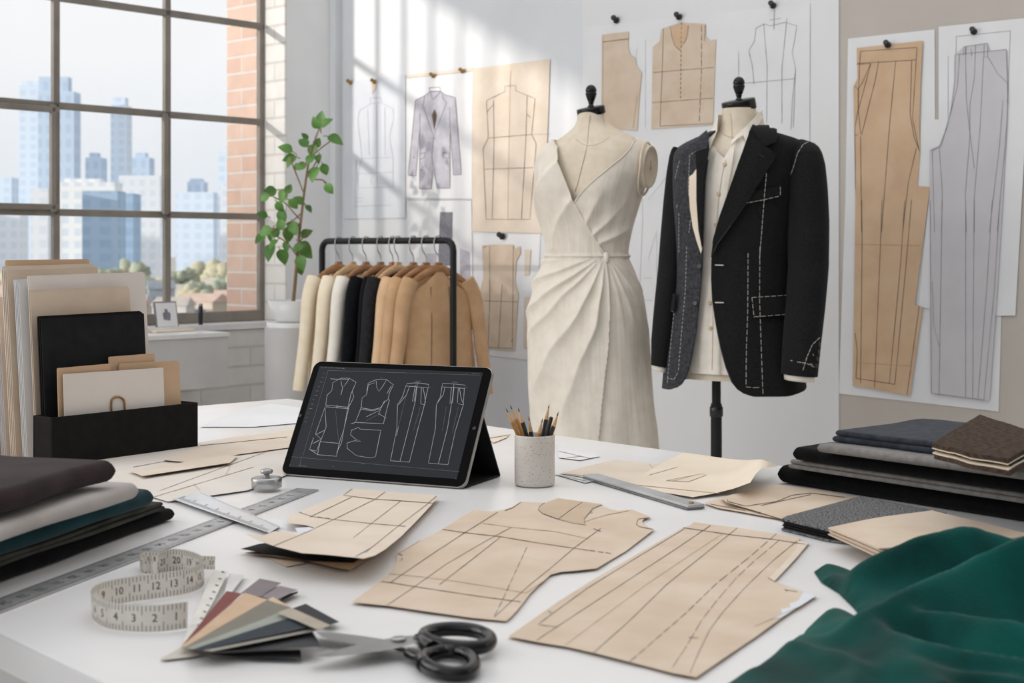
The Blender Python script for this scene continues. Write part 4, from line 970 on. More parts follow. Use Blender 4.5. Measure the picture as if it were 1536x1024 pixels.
# collar: a stand round the neck and two leaves that fall over it
def neckpt(th, z, off): return FT.pt(th, z, off)
fbn = FT.bvh(.008)
def leaf(mb, poly, off, th=.0025, m=0, bv=None, fn=None):
    f0 = drape(bv or fbn, JY, off)
    if fn: sheet(mb, poly, lambda x, y, h: f0(x, y, h + fn(x, y)), th, 5, m)
    else: sheet(mb, poly, f0, th, 5, m)
mb = MB()
zn0, zn1 = FT.zof(206), FT.zof(178)
sp_ = []
rings = []
thL, thR = fth(fb0, FT, 1079, 190)[0], fth(fb0, FT, 1133, 180)[0]
n = 60
for i in range(7):
    f = i / 6; rg = []
    for j in range(n + 1):
        th = thR + (2 * math.pi + thL - thR) * j / n
        z = FT.zof(210) + (FT.zof(170) - FT.zof(210)) * f
        rg.append(FT.pt(th, z, .006 + .004 * f))
    rings.append(rg)
mb.add([p for r in rings for p in r], quads(7, n + 1), 0, True)
leaf(mb, [(1080, 180), (1078.5, 198), (1072, 212), (1066, 225), (1062, 208), (1066, 197), (1073, 187)], .006)
leaf(mb, [(1140, 165), (1143.5, 171), (1138, 182), (1121, 219), (1115, 206), (1106, 212), (1098, 220), (1098.5, 214), (1110, 201), (1124, 184)], .006)
mb.build('shirt_collar', M['shirt'], shirt)

# jacket body with an open front
jrows = [(196, 1066, 1150, .9), (203, 1050, 1172, .76), (210, 1034, 1192, .64), (218, 1020, 1204, .60), (228, 1013, 1208, .60), (245, 1011, 1204, .64), (275, 1011, 1196, .70), (300, 1012, 1192, .72), (350, 1014, 1186, .73), (400, 1016, 1183, .74), (440, 1013, 1185, .76), (480, 1008, 1190, .78), (520, 1002, 1197, .80), (560, 997, 1204, .81), (596, 994, 1208, .82)]
JT = Torso(JY, jphi, jrows, 4)
jbv = JT.bvh(.0)
efL = [(1066, 200), (1062, 240), (1057, 290), (1055, 340), (1054, 372), (1053, 400), (1051, 430), (1047, 465), (1043, 500), (1037, 532), (1031, 556), (1026, 568), (1021, 576), (1014, 581), (1004, 584)]
efR = [(1140, 168), (1124, 205), (1108, 245), (1093, 290), (1080, 330), (1071, 362), (1067, 390), (1066.5, 420), (1068, 450), (1073, 485), (1080, 520), (1088, 550), (1097, 573), (1106, 584), (1116, 590.5), (1130, 595)]
# measure edges on the body
def eth(px, py):
    P, n = hit(jbv, px, max(py, 199), JY); return JT.theta(P), P.z
eL = sorted([eth(*p)[::-1] for p in efL]); eR = sorted([eth(*p)[::-1] for p in efR])
def edgeL(z): return float(np.interp(z, [q[0] for q in eL], [q[1] for q in eL]))
def edgeR(z): return float(np.interp(z, [q[0] for q in eR], [q[1] for q in eR]))
zhem = JT.zof(595); zjt = JT.zof(197)
# columns: from the right front edge round the back to the left front edge; below the curve of the front corners columns end early
def jack_off(th, z):
    return .0015 * nz3(th * 5, z * 6, 8) + .004 * sstep(JT.zof(430), JT.zof(580), z) * 0 + .0025 * math.sin(th * 6 + 1) * sstep(JT.zof(420), JT.zof(590), z)
n1, n2 = 260, 150; vs = []
for i in range(n2):
    q = (i / (n2 - 1)) ** 1.4
    for j in range(n1):
        f = j / (n1 - 1); zl = float(np.interp(f, [0, .10, .3, .6, .93, 1], [eR[0][0], eR[0][0] - .001, JT.zof(577), JT.zof(572), eL[0][0] - .002, eL[0][0]])); z = zl + (zjt - zl) * q
        a0 = edgeR(z); a1 = edgeL(z) + 2 * math.pi; th = a0 + (a1 - a0) * f
        vs.append(JT.pt(th, z, jack_off(th, z)))
jacket = thing('suit_jacket', (jc, JY, zhem), 'unfinished charcoal wool suit jacket with white basting stitches on the tailor form', 'jacket')
mb = MB(); mb.add(vs, quads(n2, n1), 0, True)
# lighter left front gets its own wool; faces on the far side of the centre
fcs = quads(n2, n1); split = 0
for k, f in enumerate(fcs):
    if f[0] % n1 > n1 * .84: mb.m[k] = 1
o = mb.build('jacket_body', [M['wool'], M['wool_light'], M['black_card']], jacket)
so_ = o.modifiers.new('cloth thickness', 'SOLIDIFY'); so_.thickness = .004; so_.offset = 1
# sleeves
def sleeve(pts, side):
    """pts: centre px, row y, half width px, depth scale; returns rings"""
    rings = []; n = 40
    ys = [p[1] for p in pts]
    for q in range(70):
        y = ys[0] + (ys[-1] - ys[0]) * (q / 69) ** 1.35
        cx = np.interp(y, ys, [p[0] for p in pts]); hw = np.interp(y, ys, [p[2] for p in pts]); dy = np.interp(y, ys, [p[3] for p in pts]); rt = np.interp(y, ys, [p[4] for p in pts])
        Y = JY + dy; P = at(cx, y, Y); r = hw / F * Y; wr = 1 + .05 * math.sin(y * .09 + 1) * gs(y - 400, 60)
        rg = []
        for k in range(n):
            a = 2 * math.pi * k / n
            rg.append(P + V((math.cos(a) * r, math.sin(a) * r * rt * wr, 0)) + UZ * (.004 * math.sin(a + y * .02)))
        rings.append(rg)
    return rings
xr = JT.par(JT.zof(260))[1] * .98
dyR = -xr * math.sin(jphi); dyL = xr * math.sin(jphi)
sR = [(1206, 211, 6, dyR + .03, .8), (1207, 213, 14, dyR + .02, 1.0), (1207, 219, 21, dyR + .01, 1.2), (1207, 228, 25.5, dyR, 1.3), (1209, 245, 28, dyR - .005, 1.35), (1211, 280, 29.5, dyR - .01, 1.35), (1212.5, 330, 30.5, dyR - .015, 1.3), (1212.5, 400, 30, dyR - .03, 1.25), (1208, 460, 29.5, dyR - .05, 1.2), (1203, 510, 28.5, dyR - .07, 1.15), (1199, 562, 27, dyR - .09, 1.1)]
sL = [(1016, 222, 6, dyL - .03, .8), (1017, 226, 10, dyL - .02, 1.2), (1018, 236, 14, dyL - .01, 1.5), (1017, 260, 17, dyL, 1.7), (1014, 300, 18.5, dyL, 1.7), (1010, 350, 19, dyL - .01, 1.6), (1005, 400, 18, dyL - .02, 1.6), (999, 460, 18, dyL - .04, 1.5), (994, 510, 17, dyL - .05, 1.5), (990.5, 549, 14, dyL - .06, 1.5)]
slv = []
for pts, nm in ((sR, 'R'), (sL, 'L')):
    rg = sleeve(pts, nm); mb = MB(); loft(mb, rg, 0); so2 = mb.build('sleeve', [M['wool']], jacket); slv.append(rg)
    if nm == 'R': slR = so2
    e = rg[-1]; c0 = sum(e, V()) / len(e)
    mb = MB(); loft(mb, [[c0 + (p - c0) * .86 + UZ * .02 for p in e], [c0 + (p - c0) * .84 - UZ * .004 for p in e], [c0 + (p - c0) * .82 - UZ * .015 for p in e], [c0 + (p - c0) * .74 - UZ * .015 for p in e], [c0 + (p - c0) * .7 for p in e]], 0, True, False)
    mb.build('cuff', M['shirt'], shirt)
av = [p for rg in slv for r in rg for p in r]; nn_ = len(slv[0][0]); fcs = []
for q, rg in enumerate(slv):
    b0 = q * len(rg) * nn_
    fcs += [tuple(i + b0 for i in f) for f in quads(len(rg), nn_, False, True)]
slbv = BVHTree.FromPolygons(av, fcs)
jb2 = JT.bvh(.006, 160, 200)
# lapels, collar, pockets lie on the fronts
def patch(name, poly, off, m, th=.003, par=None, fn=None):
    mb = MB(); leaf(mb, poly, off, th, 0, jb2, fn); return mb.build(name, m, par or jacket)
patch('lapel', [(1141, 170), (1131, 201), (1147, 220), (1162.5, 232), (1160, 238), (1140, 270), (1118, 307), (1098, 337), (1079, 364), (1068, 386), (1071, 358), (1080, 325), (1094, 285), (1108, 245), (1122, 207), (1136, 174)], .003, M['wool'], .004, None, lambda x, y: .006 * sstep(386, 330, y) * sstep(0, 18, (x - (1068 + (386 - y) * .36))) if y > 205 else .006)
patch('collar', [(1137, 166), (1147, 171), (1155, 180), (1163, 190), (1164, 206), (1163, 215), (1147, 221), (1138, 211), (1130, 201), (1137, 181)], .010, M['wool'], .004)
patch('collar', [(1062, 199), (1052, 207), (1043, 220), (1047, 229), (1056, 226), (1063, 224), (1065, 208)], .006, M['wool_light'], .003)
patch('lapel', [(1064, 206), (1065, 226), (1058, 266), (1054.5, 339), (1055, 372), (1050, 345), (1047, 300), (1047, 258), (1046, 232), (1052, 212)], .005, M['wool'], .003)
patch('canvas_interlining', [(1046, 254), (1048.5, 262), (1048, 295), (1051, 335), (1055, 371), (1053, 380), (1047, 362), (1041, 340), (1037, 312), (1035.5, 288), (1036, 265), (1041, 262)], .004, M['cream_paper'], .002)
for poly in ([(1126, 288), (1168, 279), (1168.5, 293), (1118, 304), (1117, 297)],): patch('breast_pocket', poly, .003, M['wool'], .002)
for poly in ([(1128, 446), (1182, 442.5), (1182, 471), (1130, 476)], [(1013, 441), (1017, 439), (1014, 468), (1008, 466)]): patch('pocket_flap', poly, .004, M['wool'], .003)
mb = MB()
S = 3.413; J1 = C(960, 90, 3.413); J2 = C(960, 370, 3.2)
thread(mb, [J1(q) for q in ([(645, 580), (635, 680), (618, 900), (608, 1024)], [(537, 733), (630, 715), (710, 695)], [(712, 648), (712, 695)], [(585, 380), (612, 410), (640, 440)], [(682, 368), (688, 420)])], jb2, JY, .00065, .0075, 0, (6, 1.8))
thread(mb, [J2(q) for q in ([(572, 0), (570, 250), (578, 480), (587, 715)], [(518, 30), (516, 300), (510, 500), (508, 670)], [(508, 672), (540, 676), (580, 674)], [(535, 245), (712, 232)], [(535, 245), (545, 338)], [(545, 338), (705, 325)])], jb2, JY, .0006, .0085, 0, (7, 2.8))
thread(mb, [J2(q) for q in ([(230, 0), (225, 200), (205, 420), (190, 600)], [(180, 220), (170, 320), (150, 520), (138, 660)], [(138, 632), (170, 636), (190, 600)], [(165, 235), (180, 225)], [(160, 310), (170, 315)])], jb2, JY, .0006, .0050, 0, (4, 2.5))
thread(mb, [J1(q) for q in ([(338, 380), (300, 430), (285, 445), (300, 465), (262, 490), (255, 640), (258, 700)], [(300, 400), (330, 410), (292, 460)], [(310, 560), (320, 780), (322, 900)], [(210, 520), (195, 580), (188, 612)], [(200, 740), (196, 760)], [(208, 785), (208, 990)], [(265, 820), (258, 890)])], jb2, JY, .0006, .0060, 0, (4, 1.8))
mb.build('basting_stitching', M['baste'], jacket)
mb = MB()
thread(mb, [J1(q) for q in ([(875, 415), (835, 435), (808, 480), (785, 560), (757, 630), (748, 690), (742, 745)],)], slbv, JY, .0007, .002, 0, (6, 1.6))
thread(mb, [[(p[0], p[1]) for p in J2(q)] for q in ([(860, 435), (825, 470), (800, 530), (780, 598)], [(755, 552), (800, 560), (838, 580)], [(725, 546), (735, 548)], [(828, 515), (832, 525)], [(815, 560), (830, 570)])], slbv, JY, .0007, .002, 0, (5, 1.5))
mb.build('basting_stitching', M['baste'], jacket)
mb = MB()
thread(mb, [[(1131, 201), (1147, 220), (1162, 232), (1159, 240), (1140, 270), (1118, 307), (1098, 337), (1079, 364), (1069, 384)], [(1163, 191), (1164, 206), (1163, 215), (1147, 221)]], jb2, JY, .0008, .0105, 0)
mb.build('edge_highlight', M['wool_highlight'], jacket)  # thin pale tubes paint a highlight along lapel and collar
mb = MB(); thread(mb, [[(1068, 390), (1067.5, 420), (1069, 450), (1074, 485), (1081, 520), (1089, 550), (1098, 573)], ], jb2, JY, .0007, .0035, 0); mb.build('edge_highlight', M['wool_highlight'], jacket)  # the same painted highlight down the front edge
mb = MB(); thread(mb, [J1([(610, 488), (635, 503)])], jb2, JY, .0012, .0125, 0); mb.build('lapel_buttonhole', M['black_plastic'], jacket)
for y in (88, 268):
    mb = MB(); thread(mb, [J2([(362, y), (402, y + 1)])], jb2, JY, .0016, .002, 0); mb.build('buttonhole', M['baste'], jacket)
for x, y in ((288, 95), (268, 272)):
    P, n = hit(jb2, *J2([(x, y)])[0], JY); mb = MB(); lathe(mb, [(.007, 0), (.009, .002), (.008, .004), (.004, .0035)], P + n * .001, 16, 0, n); mb.build('button', M['black_plastic'], jacket)
for q in range(4):
    P, n = hit(slbv, *J2([(858 - q * 5, 470 + q * 34)])[0], JY); mb = MB(); lathe(mb, [(.005, 0), (.0065, .002), (.006, .0035), (.003, .003)], P, 14, 0, n); mb.build('cuff_button', M['black_plastic'], slR)
# ================================================================== on the table
def tmap(z0=0.0, lift=None):
    """rows and columns of the photograph -> points on the table, h above it; lift(px, py) raises curled edges"""
    def f(px, py, h): return onz(px, py, TZ + z0 + h + (lift(px, py) if lift else 0))
    return f
def paper(name, label, poly, m, z0, drawn=(), lift=None, t=.0006, step=22, cat='pattern', parent=None, group=None):
    mats = [m]; mb = MB(); f = tmap(z0, lift); sheet(mb, poly, f, t, step)
    for d in drawn:
        mm = d[2]
        if mm not in mats: mats.append(mm)
        k = mats.index(mm)
        if d[0] == 'fill':
            P, T, bd = tri2d(d[1], 16); mb.add([f(p[0], p[1], t + .0003) for p in P], T, k)
        else: lines(mb, d[0], f, d[1], t + .0005, k, 10, d[3] if len(d) > 3 else None)
    o = mb.build(name, mats, parent)
    return tag(o, label, cat, group) if parent is None else o
Q1 = C(340, 720, 3.3675); Q2 = C(520, 720, 3.2); Q3 = C(740, 760, 3.072); Q4 = C(820, 600, 2.145); Q5 = C(0, 660, 2.812); Q6 = C(120, 810, 3.84)
IKK = M['ink']; KL = M['kraft_line']
def seg_d(p, a, b):
    ax, ay = a; bx, by = b; t = ((p[0] - ax) * (bx - ax) + (p[1] - ay) * (by - ay)) / ((bx - ax) ** 2 + (by - ay) ** 2); t = max(0, min(1, t))
    return math.hypot(p[0] - ax - t * (bx - ax), p[1] - ay - t * (by - ay))
wav = lambda px, py: .0008 * (1 + nz3(px / 60, py / 40))

# ---- sheets lying at the far side
paper('tissue_pattern', 'large pale tissue pattern spread behind the tablet at left', [(100, 697), (190, 683), (300, 663), (480, 632), (560, 640), (480, 692), (372, 735), (252, 752), (150, 722)], M['tissue'], .0004, [([[(240, 735), (460, 655)], [(200, 700), (420, 660)], [(330, 690), (345, 700), (338, 712)], [(290, 725), (300, 735)], [(230, 745), (380, 700)]], 1.0, KL)], wav)
paper('tissue_pattern', 'pale tissue sheet with a torn corner beside the black box', [(246, 690), (262, 681), (300, 668), (345, 657), (470, 640), (455, 668), (360, 681), (290, 694)], M['kraft_pale'], .0026, [([[(246, 690), (290, 694)], [(300, 668), (430, 655)]], 1.1, IKK)], wav, t=.0004)
paper('paper_strip', 'narrow folded kraft strip in front of the black box', [(194, 706), (250, 697), (330, 684), (357, 683), (345, 694), (214, 714)], M['kraft_pale'], .0042, [([[(214, 714), (345, 694)]], 1.2, IKK)], wav, cat='paper strip')
paper('paper_sheet', 'white paper sheet on the far table corner', [(300, 640), (330, 625), (405, 605), (455, 612), (450, 634), (380, 640)], M['white_paper'], .0006, [], None, cat='paper')
paper('paper_sheet', 'pale paper sheet lying between the tablet and the pencil cup', [(728, 655), (765, 650), (760, 656), (740, 664)], M['cream_paper'], .0006, [([[(728, 658), (762, 652)]], 1, IKK)], None, cat='paper')
paper('tissue_pattern', 'thin white tissue sheet behind the pencil cup', [(835, 665), (870, 676), (900, 684), (870, 690), (838, 686)], M['white_paper'], .0005, [([[(838, 676), (885, 687)], [(850, 686), (872, 684)]], 1.0, KL)], None)
paper('kraft_sheet', 'yellowish board under the folders at the left edge', [(-60, 700), (-20, 665), (20, 664), (62, 690), (110, 694), (60, 730), (-60, 745)], M['kraft_pale'], .0004, [], None, t=.002, cat='board')
# ---- clear ruler
cr_l = [[(268, 747), (402, 796)], [(300, 738), (420, 790)]]
CLEAR = mat('clear acrylic', '#d6d8da', .25, '#cfd1d4', 20)
ticks = []
for i in range(40):
    f = i / 40; x, y = 268 + f * 134, 747 + f * 49; k = 1.0 if i % 5 == 0 else .5
    ticks.append([(x, y), (x + 10 * k, y - 3.3 * k)])
paper('clear_ruler', 'short pale see-through ruler crossing the tissue pattern', [(258, 748), (300, 737), (420, 789), (404, 799)], CLEAR, .0034, [(ticks, .9, M['ink_grey']), (cr_l, .7, M['ink_faint'])], None, .0012, cat='ruler')

# ---- long steel ruler
def ruler(name, label, A, Bp, wid, z0, m, scale_step=.01, nums=True, t=.0014, n0=0, side=1):
    """A: far end middle, Bp: near end middle (points on the table)"""
    r = (Bp - A); Ln = r.length; r = r / Ln; s = UZ.cross(r) * side
    f = lambda x, y, h: A + r * x + s * y + UZ * (z0 + h)
    mb = MB(); sheet(mb, [(0, -wid / 2), (0, wid / 2), (Ln, wid / 2), (Ln, -wid / 2)], f, t, .06, 0, False)
    i = 0; x = .004
    while x < Ln - .002:
        l = wid * (.30 if i % 10 == 0 else .22 if i % 5 == 0 else .13)
        for sg in (-1, 1): mb.add([f(x - .0002, sg * wid / 2 * .98, t + .0003), f(x + .0002, sg * wid / 2 * .98, t + .0003), f(x + .0002, sg * (wid / 2 * .98 - l), t + .0003), f(x - .0002, sg * (wid / 2 * .98 - l), t + .0003)], [(0, 1, 2, 3)], 1)
        if nums and i % 10 == 0 and i: stamp(mb, str(n0 + i // 10), f, x - .0035, 0, wid * .42, 1, t + .0003, math.pi if side < 0 else 0)
        i += 1; x += scale_step / 4 if not nums else .0028
    o = mb.build(name, [m, M['ruler_ink']]); return tag(o, label, 'ruler')
e1, e2 = onz(447, 731, TZ), onz(477, 738, TZ); q1, q2 = onz(-60, 917, TZ), onz(-60, 947, TZ)
A = (e1 + e2) / 2; Bm = (q1 + q2) / 2; wr_ = abs((e2 - e1).dot(UZ.cross((Bm - A).normalized())))
ruler('steel_ruler', 'long steel ruler with engraved numbers running from the left edge', A, Bm, .033, .0003, M['steel_ruler'], n0=0)
# ---- steel straightedge at right
A = (onz(871, 718, TZ) + onz(899, 716, TZ)) / 2; Bm = (onz(1052, 761, TZ) + onz(1037, 767, TZ)) / 2
t = thing('straightedge', A, 'steel straightedge with a brass stud lying right of the pencil cup', 'ruler')
r_ = (Bm - A); Ln = r_.length; r_ /= Ln; s_ = UZ.cross(r_)
mb = MB(); obox(mb, (A + Bm) / 2 + UZ * .0045, (r_, s_, UZ), (Ln / 2, .0125, .0018), 0, .0008); mb.build('blade', M['steel_ruler'], t)
mb = MB(); obox(mb, (A + Bm) / 2 + UZ * .0015, (r_, s_, UZ), (Ln / 2 - .001, .0135, .0012), 0, .0005); mb.build('backing_strip', M['steel_dark'], t)
mb = MB(); lathe(mb, [(.0035, 0), (.0035, .001), (.002, .0016), (.0005, .0016)], Bm - r_ * .012 + UZ * .0064, 16); mb.build('stud', M['brass'], t)
paper('clear_ruler', 'thin clear ruler end under the steel straightedge', [(832, 711), (850, 707), (905, 718), (878, 724)], CLEAR, .0004, [([[(838, 712), (880, 721)], [(845, 709), (890, 718)]], .8, M['ink_grey'])], None, .0006, cat='ruler')

# ---- kraft pieces on the right, far
paper('kraft_pattern', 'flat kraft sheet lying behind the cream curled paper', Q4([(45, 236), (130, 212), (222, 191), (330, 203), (395, 212), (365, 228), (250, 275), (165, 255)]), M['kraft_pale'], .0007, [([Q4([(60, 236), (230, 255)]), Q4([(330, 205), (350, 225)])], .9, KL)], wav)
paper('paper_sheet', 'cream sheet with a curled right edge and a small drawn dart', Q4([(245, 276), (350, 215), (440, 168), (500, 176), (570, 187), (640, 193), (690, 190), (720, 199), (745, 212), (690, 220), (672, 238), (655, 265), (600, 285), (540, 300), (470, 312), (360, 294)]), M['cream_paper'], .0016,
      [('fill', Q4([(385, 258), (500, 236), (515, 240), (455, 262)]), M['kraft_pale']), ([Q4(q) for q in ([(385, 258), (500, 236), (515, 240), (455, 262), (385, 258)], [(405, 260), (480, 240)], [(270, 270), (560, 300)], [(330, 240), (420, 215)])], .9, KL)],
      lambda x, y: .026 * gs((x - 1142 - (y - 690) * -.28), 17) + .001 + .002 * sstep(1040, 1100, x), t=.0005, step=14, cat='paper')
paper('kraft_pattern', 'kraft scrap with a corner sticking out behind the cream sheet', Q4([(350, 208), (372, 195), (432, 190), (500, 205), (420, 218)]), M['kraft_pale'], .0010, [], wav)
paper('kraft_pattern', 'kraft pattern lying under the folded piece near the black cloth roll', Q4([(505, 331), (560, 313), (660, 300), (900, 340), (757, 384), (640, 362), (552, 347)]), M['kraft'], .0006, [([Q4([(525, 333), (640, 355)])], 1.0, IKK)], wav)
paper('folded_pattern', 'folded kraft pattern with a dark curved line beside the grey swatch', Q4([(560, 313), (640, 292), (740, 272), (860, 286), (1010, 315), (960, 345), (757, 382), (700, 365), (580, 330)]), M['kraft'], .0022, [([Q4([(582, 325), (640, 340), (740, 325), (790, 305), (850, 298), (960, 312)]), Q4([(690, 338), (780, 318), (850, 303)]), Q4([(582, 318), (582, 330), (690, 362)])], 1.2, IKK)], lambda x, y: .003 * gs(x - 1085, 14) + wav(x, y))
# ---- grey swatch folder and kraft envelope
def booklet(name, label, poly, m, z0, th, n, cat, inner, opn):
    cx = poly[0]; P0 = tmap(0)(*cx, 0); t = thing(name, P0, label, cat)
    dz = th / n
    zt = z0 + th
    def at_top(px, py, z, dr=0): p = onz(px, py, TZ + zt); return V((p.x, p.y, TZ + z))
    for k in range(n):
        last = k in (0, n - 1); sh = 0 if last else (.002 if k % 2 else -.0015)
        q = poly if last else [(x + (3 if k % 2 else 1), y - .5) for x, y in poly]
        mb = MB(); sheet(mb, q, lambda x, y, h, k=k: at_top(x, y, z0 + k * dz + k * opn(x, y) + h), dz * (.8 if last else .5), 18)
        mb.build('cover' if last else 'leaf', m if last else inner, t)
    return t
booklet('swatch_folder', 'folded grey melange wool swatch under the kraft envelope', [(1172, 777), (1180, 773), (1291, 743), (1420, 768), (1340, 806), (1240, 793)], M['f_melange'], .0006, .014, 6, 'swatch', M['black_card'], lambda x, y: .0)
booklet('kraft_envelope', 'plain kraft folder with several leaves on the grey swatch', [(1242, 791), (1398, 765), (1473, 783), (1545, 801), (1480, 812), (1318, 825), (1283, 809)], M['kraft'], .0155, .008, 5, 'folder', M['cream_paper'], lambda x, y: .0006 * gs(x - 1316, 40))

# ---- folded kraft pattern, middle left, over a black sheet
lf = lambda x, y: .020 * sstep(770, 846, y + (555 - x) * .10) ** 1.5 + .001
p = Q1([(635, 40), (800, 57), (950, 68), (1072, 78), (1030, 130), (960, 205), (880, 285), (800, 350), (745, 382), (690, 396), (665, 393), (500, 376), (380, 368), (250, 336), (160, 305), (95, 272), (180, 280), (245, 256), (300, 262), (362, 275), (440, 238), (395, 226), (302, 216), (310, 190), (322, 164), (345, 178), (365, 158), (480, 112), (590, 70)])
# the curl rises toward the viewer: each point keeps its column and row while it is lifted
paper('kraft_pattern', 'curled kraft trouser pattern resting on a black card, left of centre', p, M['kraft_pale'], .0060,
      [([Q1(q) for q in ([(635, 42), (590, 75), (645, 82), (750, 95), (880, 103), (1040, 115)], [(365, 160), (430, 182), (540, 198), (730, 218), (905, 232)], [(800, 58), (750, 95), (540, 198), (390, 268), (240, 330)], [(880, 103), (730, 218), (640, 290)], [(1060, 80), (1000, 130), (865, 232), (730, 340), (650, 385)], [(630, 85), (420, 185)], [(865, 232), (700, 365)])], 1.1, IKK), ([Q1([(460, 185), (530, 195)])], 2.0, M['ink_dark'], (7, 3)), ('fill', Q1([(345, 240), (420, 236), (450, 250), (360, 270)]), M['blue_paper'])], lf, step=14)
paper('card_sheet', 'black card under the curled kraft pattern', Q1([(70, 347), (160, 322), (300, 300), (560, 340), (700, 380), (640, 415), (415, 405), (250, 378)]), M['black_card'], .0030, [], lambda x, y: .003 * sstep(420, 365, x), cat='card')
paper('kraft_pattern', 'kraft sheet folded underneath the black card', Q1([(95, 366), (400, 330), (760, 300), (1060, 110), (1075, 95), (900, 260), (760, 370), (620, 455), (540, 442), (400, 408), (250, 388)]), M['kraft_dark'], .0010, [([Q1([(95, 366), (400, 406), (540, 440), (618, 454)])], 1.3, IKK)], lambda x, y: .0012)
paper('paper_scrap', 'pale pointed paper scrap peeking out below the black card', Q1([(185, 385), (400, 405), (390, 420), (300, 436)]), M['cream_paper'], .0003, [], None, t=.0003, cat='paper scrap')
paper('paper_sheet', 'white sheet with a dark edge beside the curled kraft pattern', Q1([(80, 205), (180, 190), (330, 205), (430, 240), (360, 280), (240, 255)]), M['white_paper'], .0008, [([Q1([(80, 207), (240, 253)])], 1.6, M['ink_dark']), ([Q1([(240, 253), (360, 277)])], 1.2, IKK)], None, t=.0006, cat='paper')
# ---- the two big patterns in front
p = Q2([(25, 585), (160, 485), (205, 448), (228, 415), (240, 385), (242, 352), (350, 290), (460, 235), (605, 142), (700, 150), (750, 142), (790, 130), (835, 103), (950, 108), (1015, 85), (1120, 100), (1225, 113), (1232, 128), (1300, 146), (1370, 140), (1460, 176), (1430, 183), (1418, 198), (1428, 216), (1477, 235), (1340, 340), (1200, 423), (1100, 434), (1030, 440), (980, 453), (930, 495), (880, 545), (830, 610), (790, 655), (765, 676), (680, 668), (600, 660), (400, 632), (200, 603)])
paper('bodice_pattern', 'kraft bodice pattern with drawn darts and neck curve in the table centre', p, M['kraft'], .0008,
      [([Q2(q) for q in ([(725, 152), (560, 255), (400, 360), (210, 490)], [(1220, 230), (1090, 325), (980, 420), (880, 500), (790, 580), (710, 655)], [(740, 270), (620, 365), (445, 500)], [(460, 235), (560, 250), (740, 270), (900, 297), (1090, 325), (1160, 335)], [(165, 485), (210, 490), (330, 510), (560, 545), (700, 565), (835, 583)], [(950, 108), (925, 125), (920, 142), (940, 160), (1010, 185)], [(1130, 105), (1070, 145), (1015, 187)], [(1225, 118), (1180, 135), (1165, 155), (1140, 185), (1145, 207)], [(1455, 178), (1400, 185), (1390, 210), (1405, 222), (1470, 235)], [(1185, 232), (1220, 245)], [(835, 105), (800, 130), (760, 145)], [(245, 352), (270, 360)], [(262, 370), (270, 380), (258, 382)], [(1170, 148), (1180, 155), (1168, 158)])], 1.15, M['ink_dark']),
       ([Q2(q) for q in ([(790, 225), (660, 295), (480, 400), (325, 510), (195, 598)], [(1010, 185), (1080, 205), (1150, 215)])], 1.0, IKK),
       ([Q2([(865, 320), (800, 460), (745, 580), (705, 660)])], 1.2, M['ink_dark'], (10, 2.5)), ([Q2([(1090, 325), (1280, 352)]), Q2([(560, 545), (835, 583)])], 1.1, IKK, (8, 3)),
       ([Q2(q) for q in ([(205, 448), (350, 462), (500, 480), (700, 512), (860, 540)], [(650, 205), (790, 225), (1000, 245), (1160, 280)], [(1355, 145), (1250, 165), (1180, 185), (1140, 200)], [(350, 290), (245, 352)], [(965, 470), (860, 540)])], .9, KL), ('fill', Q2([(950, 110), (1015, 88), (1120, 102), (1222, 116), (1165, 155), (1142, 185), (1140, 212), (1010, 183), (942, 158), (924, 140), (930, 122)]), M['kraft_shade'])], wav)
p = Q3([(68, 597), (300, 435), (480, 322), (700, 195), (875, 95), (905, 85), (925, 70), (1000, 80), (1130, 96), (1270, 117), (1410, 140), (1406, 156), (1456, 165), (1400, 232), (1330, 305), (1293, 347), (1265, 330), (1340, 358), (1428, 388), (1490, 408), (1330, 510), (1200, 605), (1050, 705), (935, 785), (830, 766), (640, 717), (480, 676), (340, 645), (210, 624)])
paper('trouser_pattern', 'large kraft trouser pattern with long ruled lines, front right of the table', p, M['kraft'], .0008,
      [([Q3(q) for q in ([(1000, 85), (860, 180), (600, 350), (400, 480), (200, 612)], [(880, 100), (640, 245), (430, 375), (205, 540), (290, 552)], [(1125, 95), (1000, 195), (800, 355), (620, 530), (460, 672)], [(1400, 155), (1290, 245), (1160, 370), (1060, 480), (1000, 560), (950, 660), (905, 765)], [(875, 95), (1100, 128), (1300, 150), (1440, 172)], [(250, 478), (270, 485), (258, 490)], [(900, 600), (945, 602)], [(1340, 380), (1400, 390)], [(1345, 378), (1355, 390)], [(1265, 325), (1300, 345)])], 1.1, M['ink_dark']),
       ([Q3([(1305, 122), (1180, 230), (1030, 350), (890, 485), (700, 650), (620, 718)])], 1.2, M['ink_dark'], (14, 4)), ([Q3([(1320, 150), (1200, 250), (1120, 325), (1030, 430), (960, 520), (890, 640), (820, 745)])], 1.1, M['ink_dark'], (18, 4)),
       ([Q3(q) for q in ([(1060, 120), (900, 225), (700, 360), (330, 635)], [(1430, 450), (1200, 550)])], .9, KL), ([[q_] for q_ in []], 1, KL),
       ('fill', Q3([(1430, 390), (1488, 408), (1440, 440), (1370, 482), (1330, 508), (1262, 520), (1290, 510), (1330, 490), (1325, 470), (1370, 462), (1365, 445), (1405, 432)]), M['blue_paper']), ('fill', Q3([(1408, 158), (1452, 166), (1395, 236), (1293, 345), (1268, 328), (1330, 270), (1390, 200)]), M['kraft_pale'])], wav)

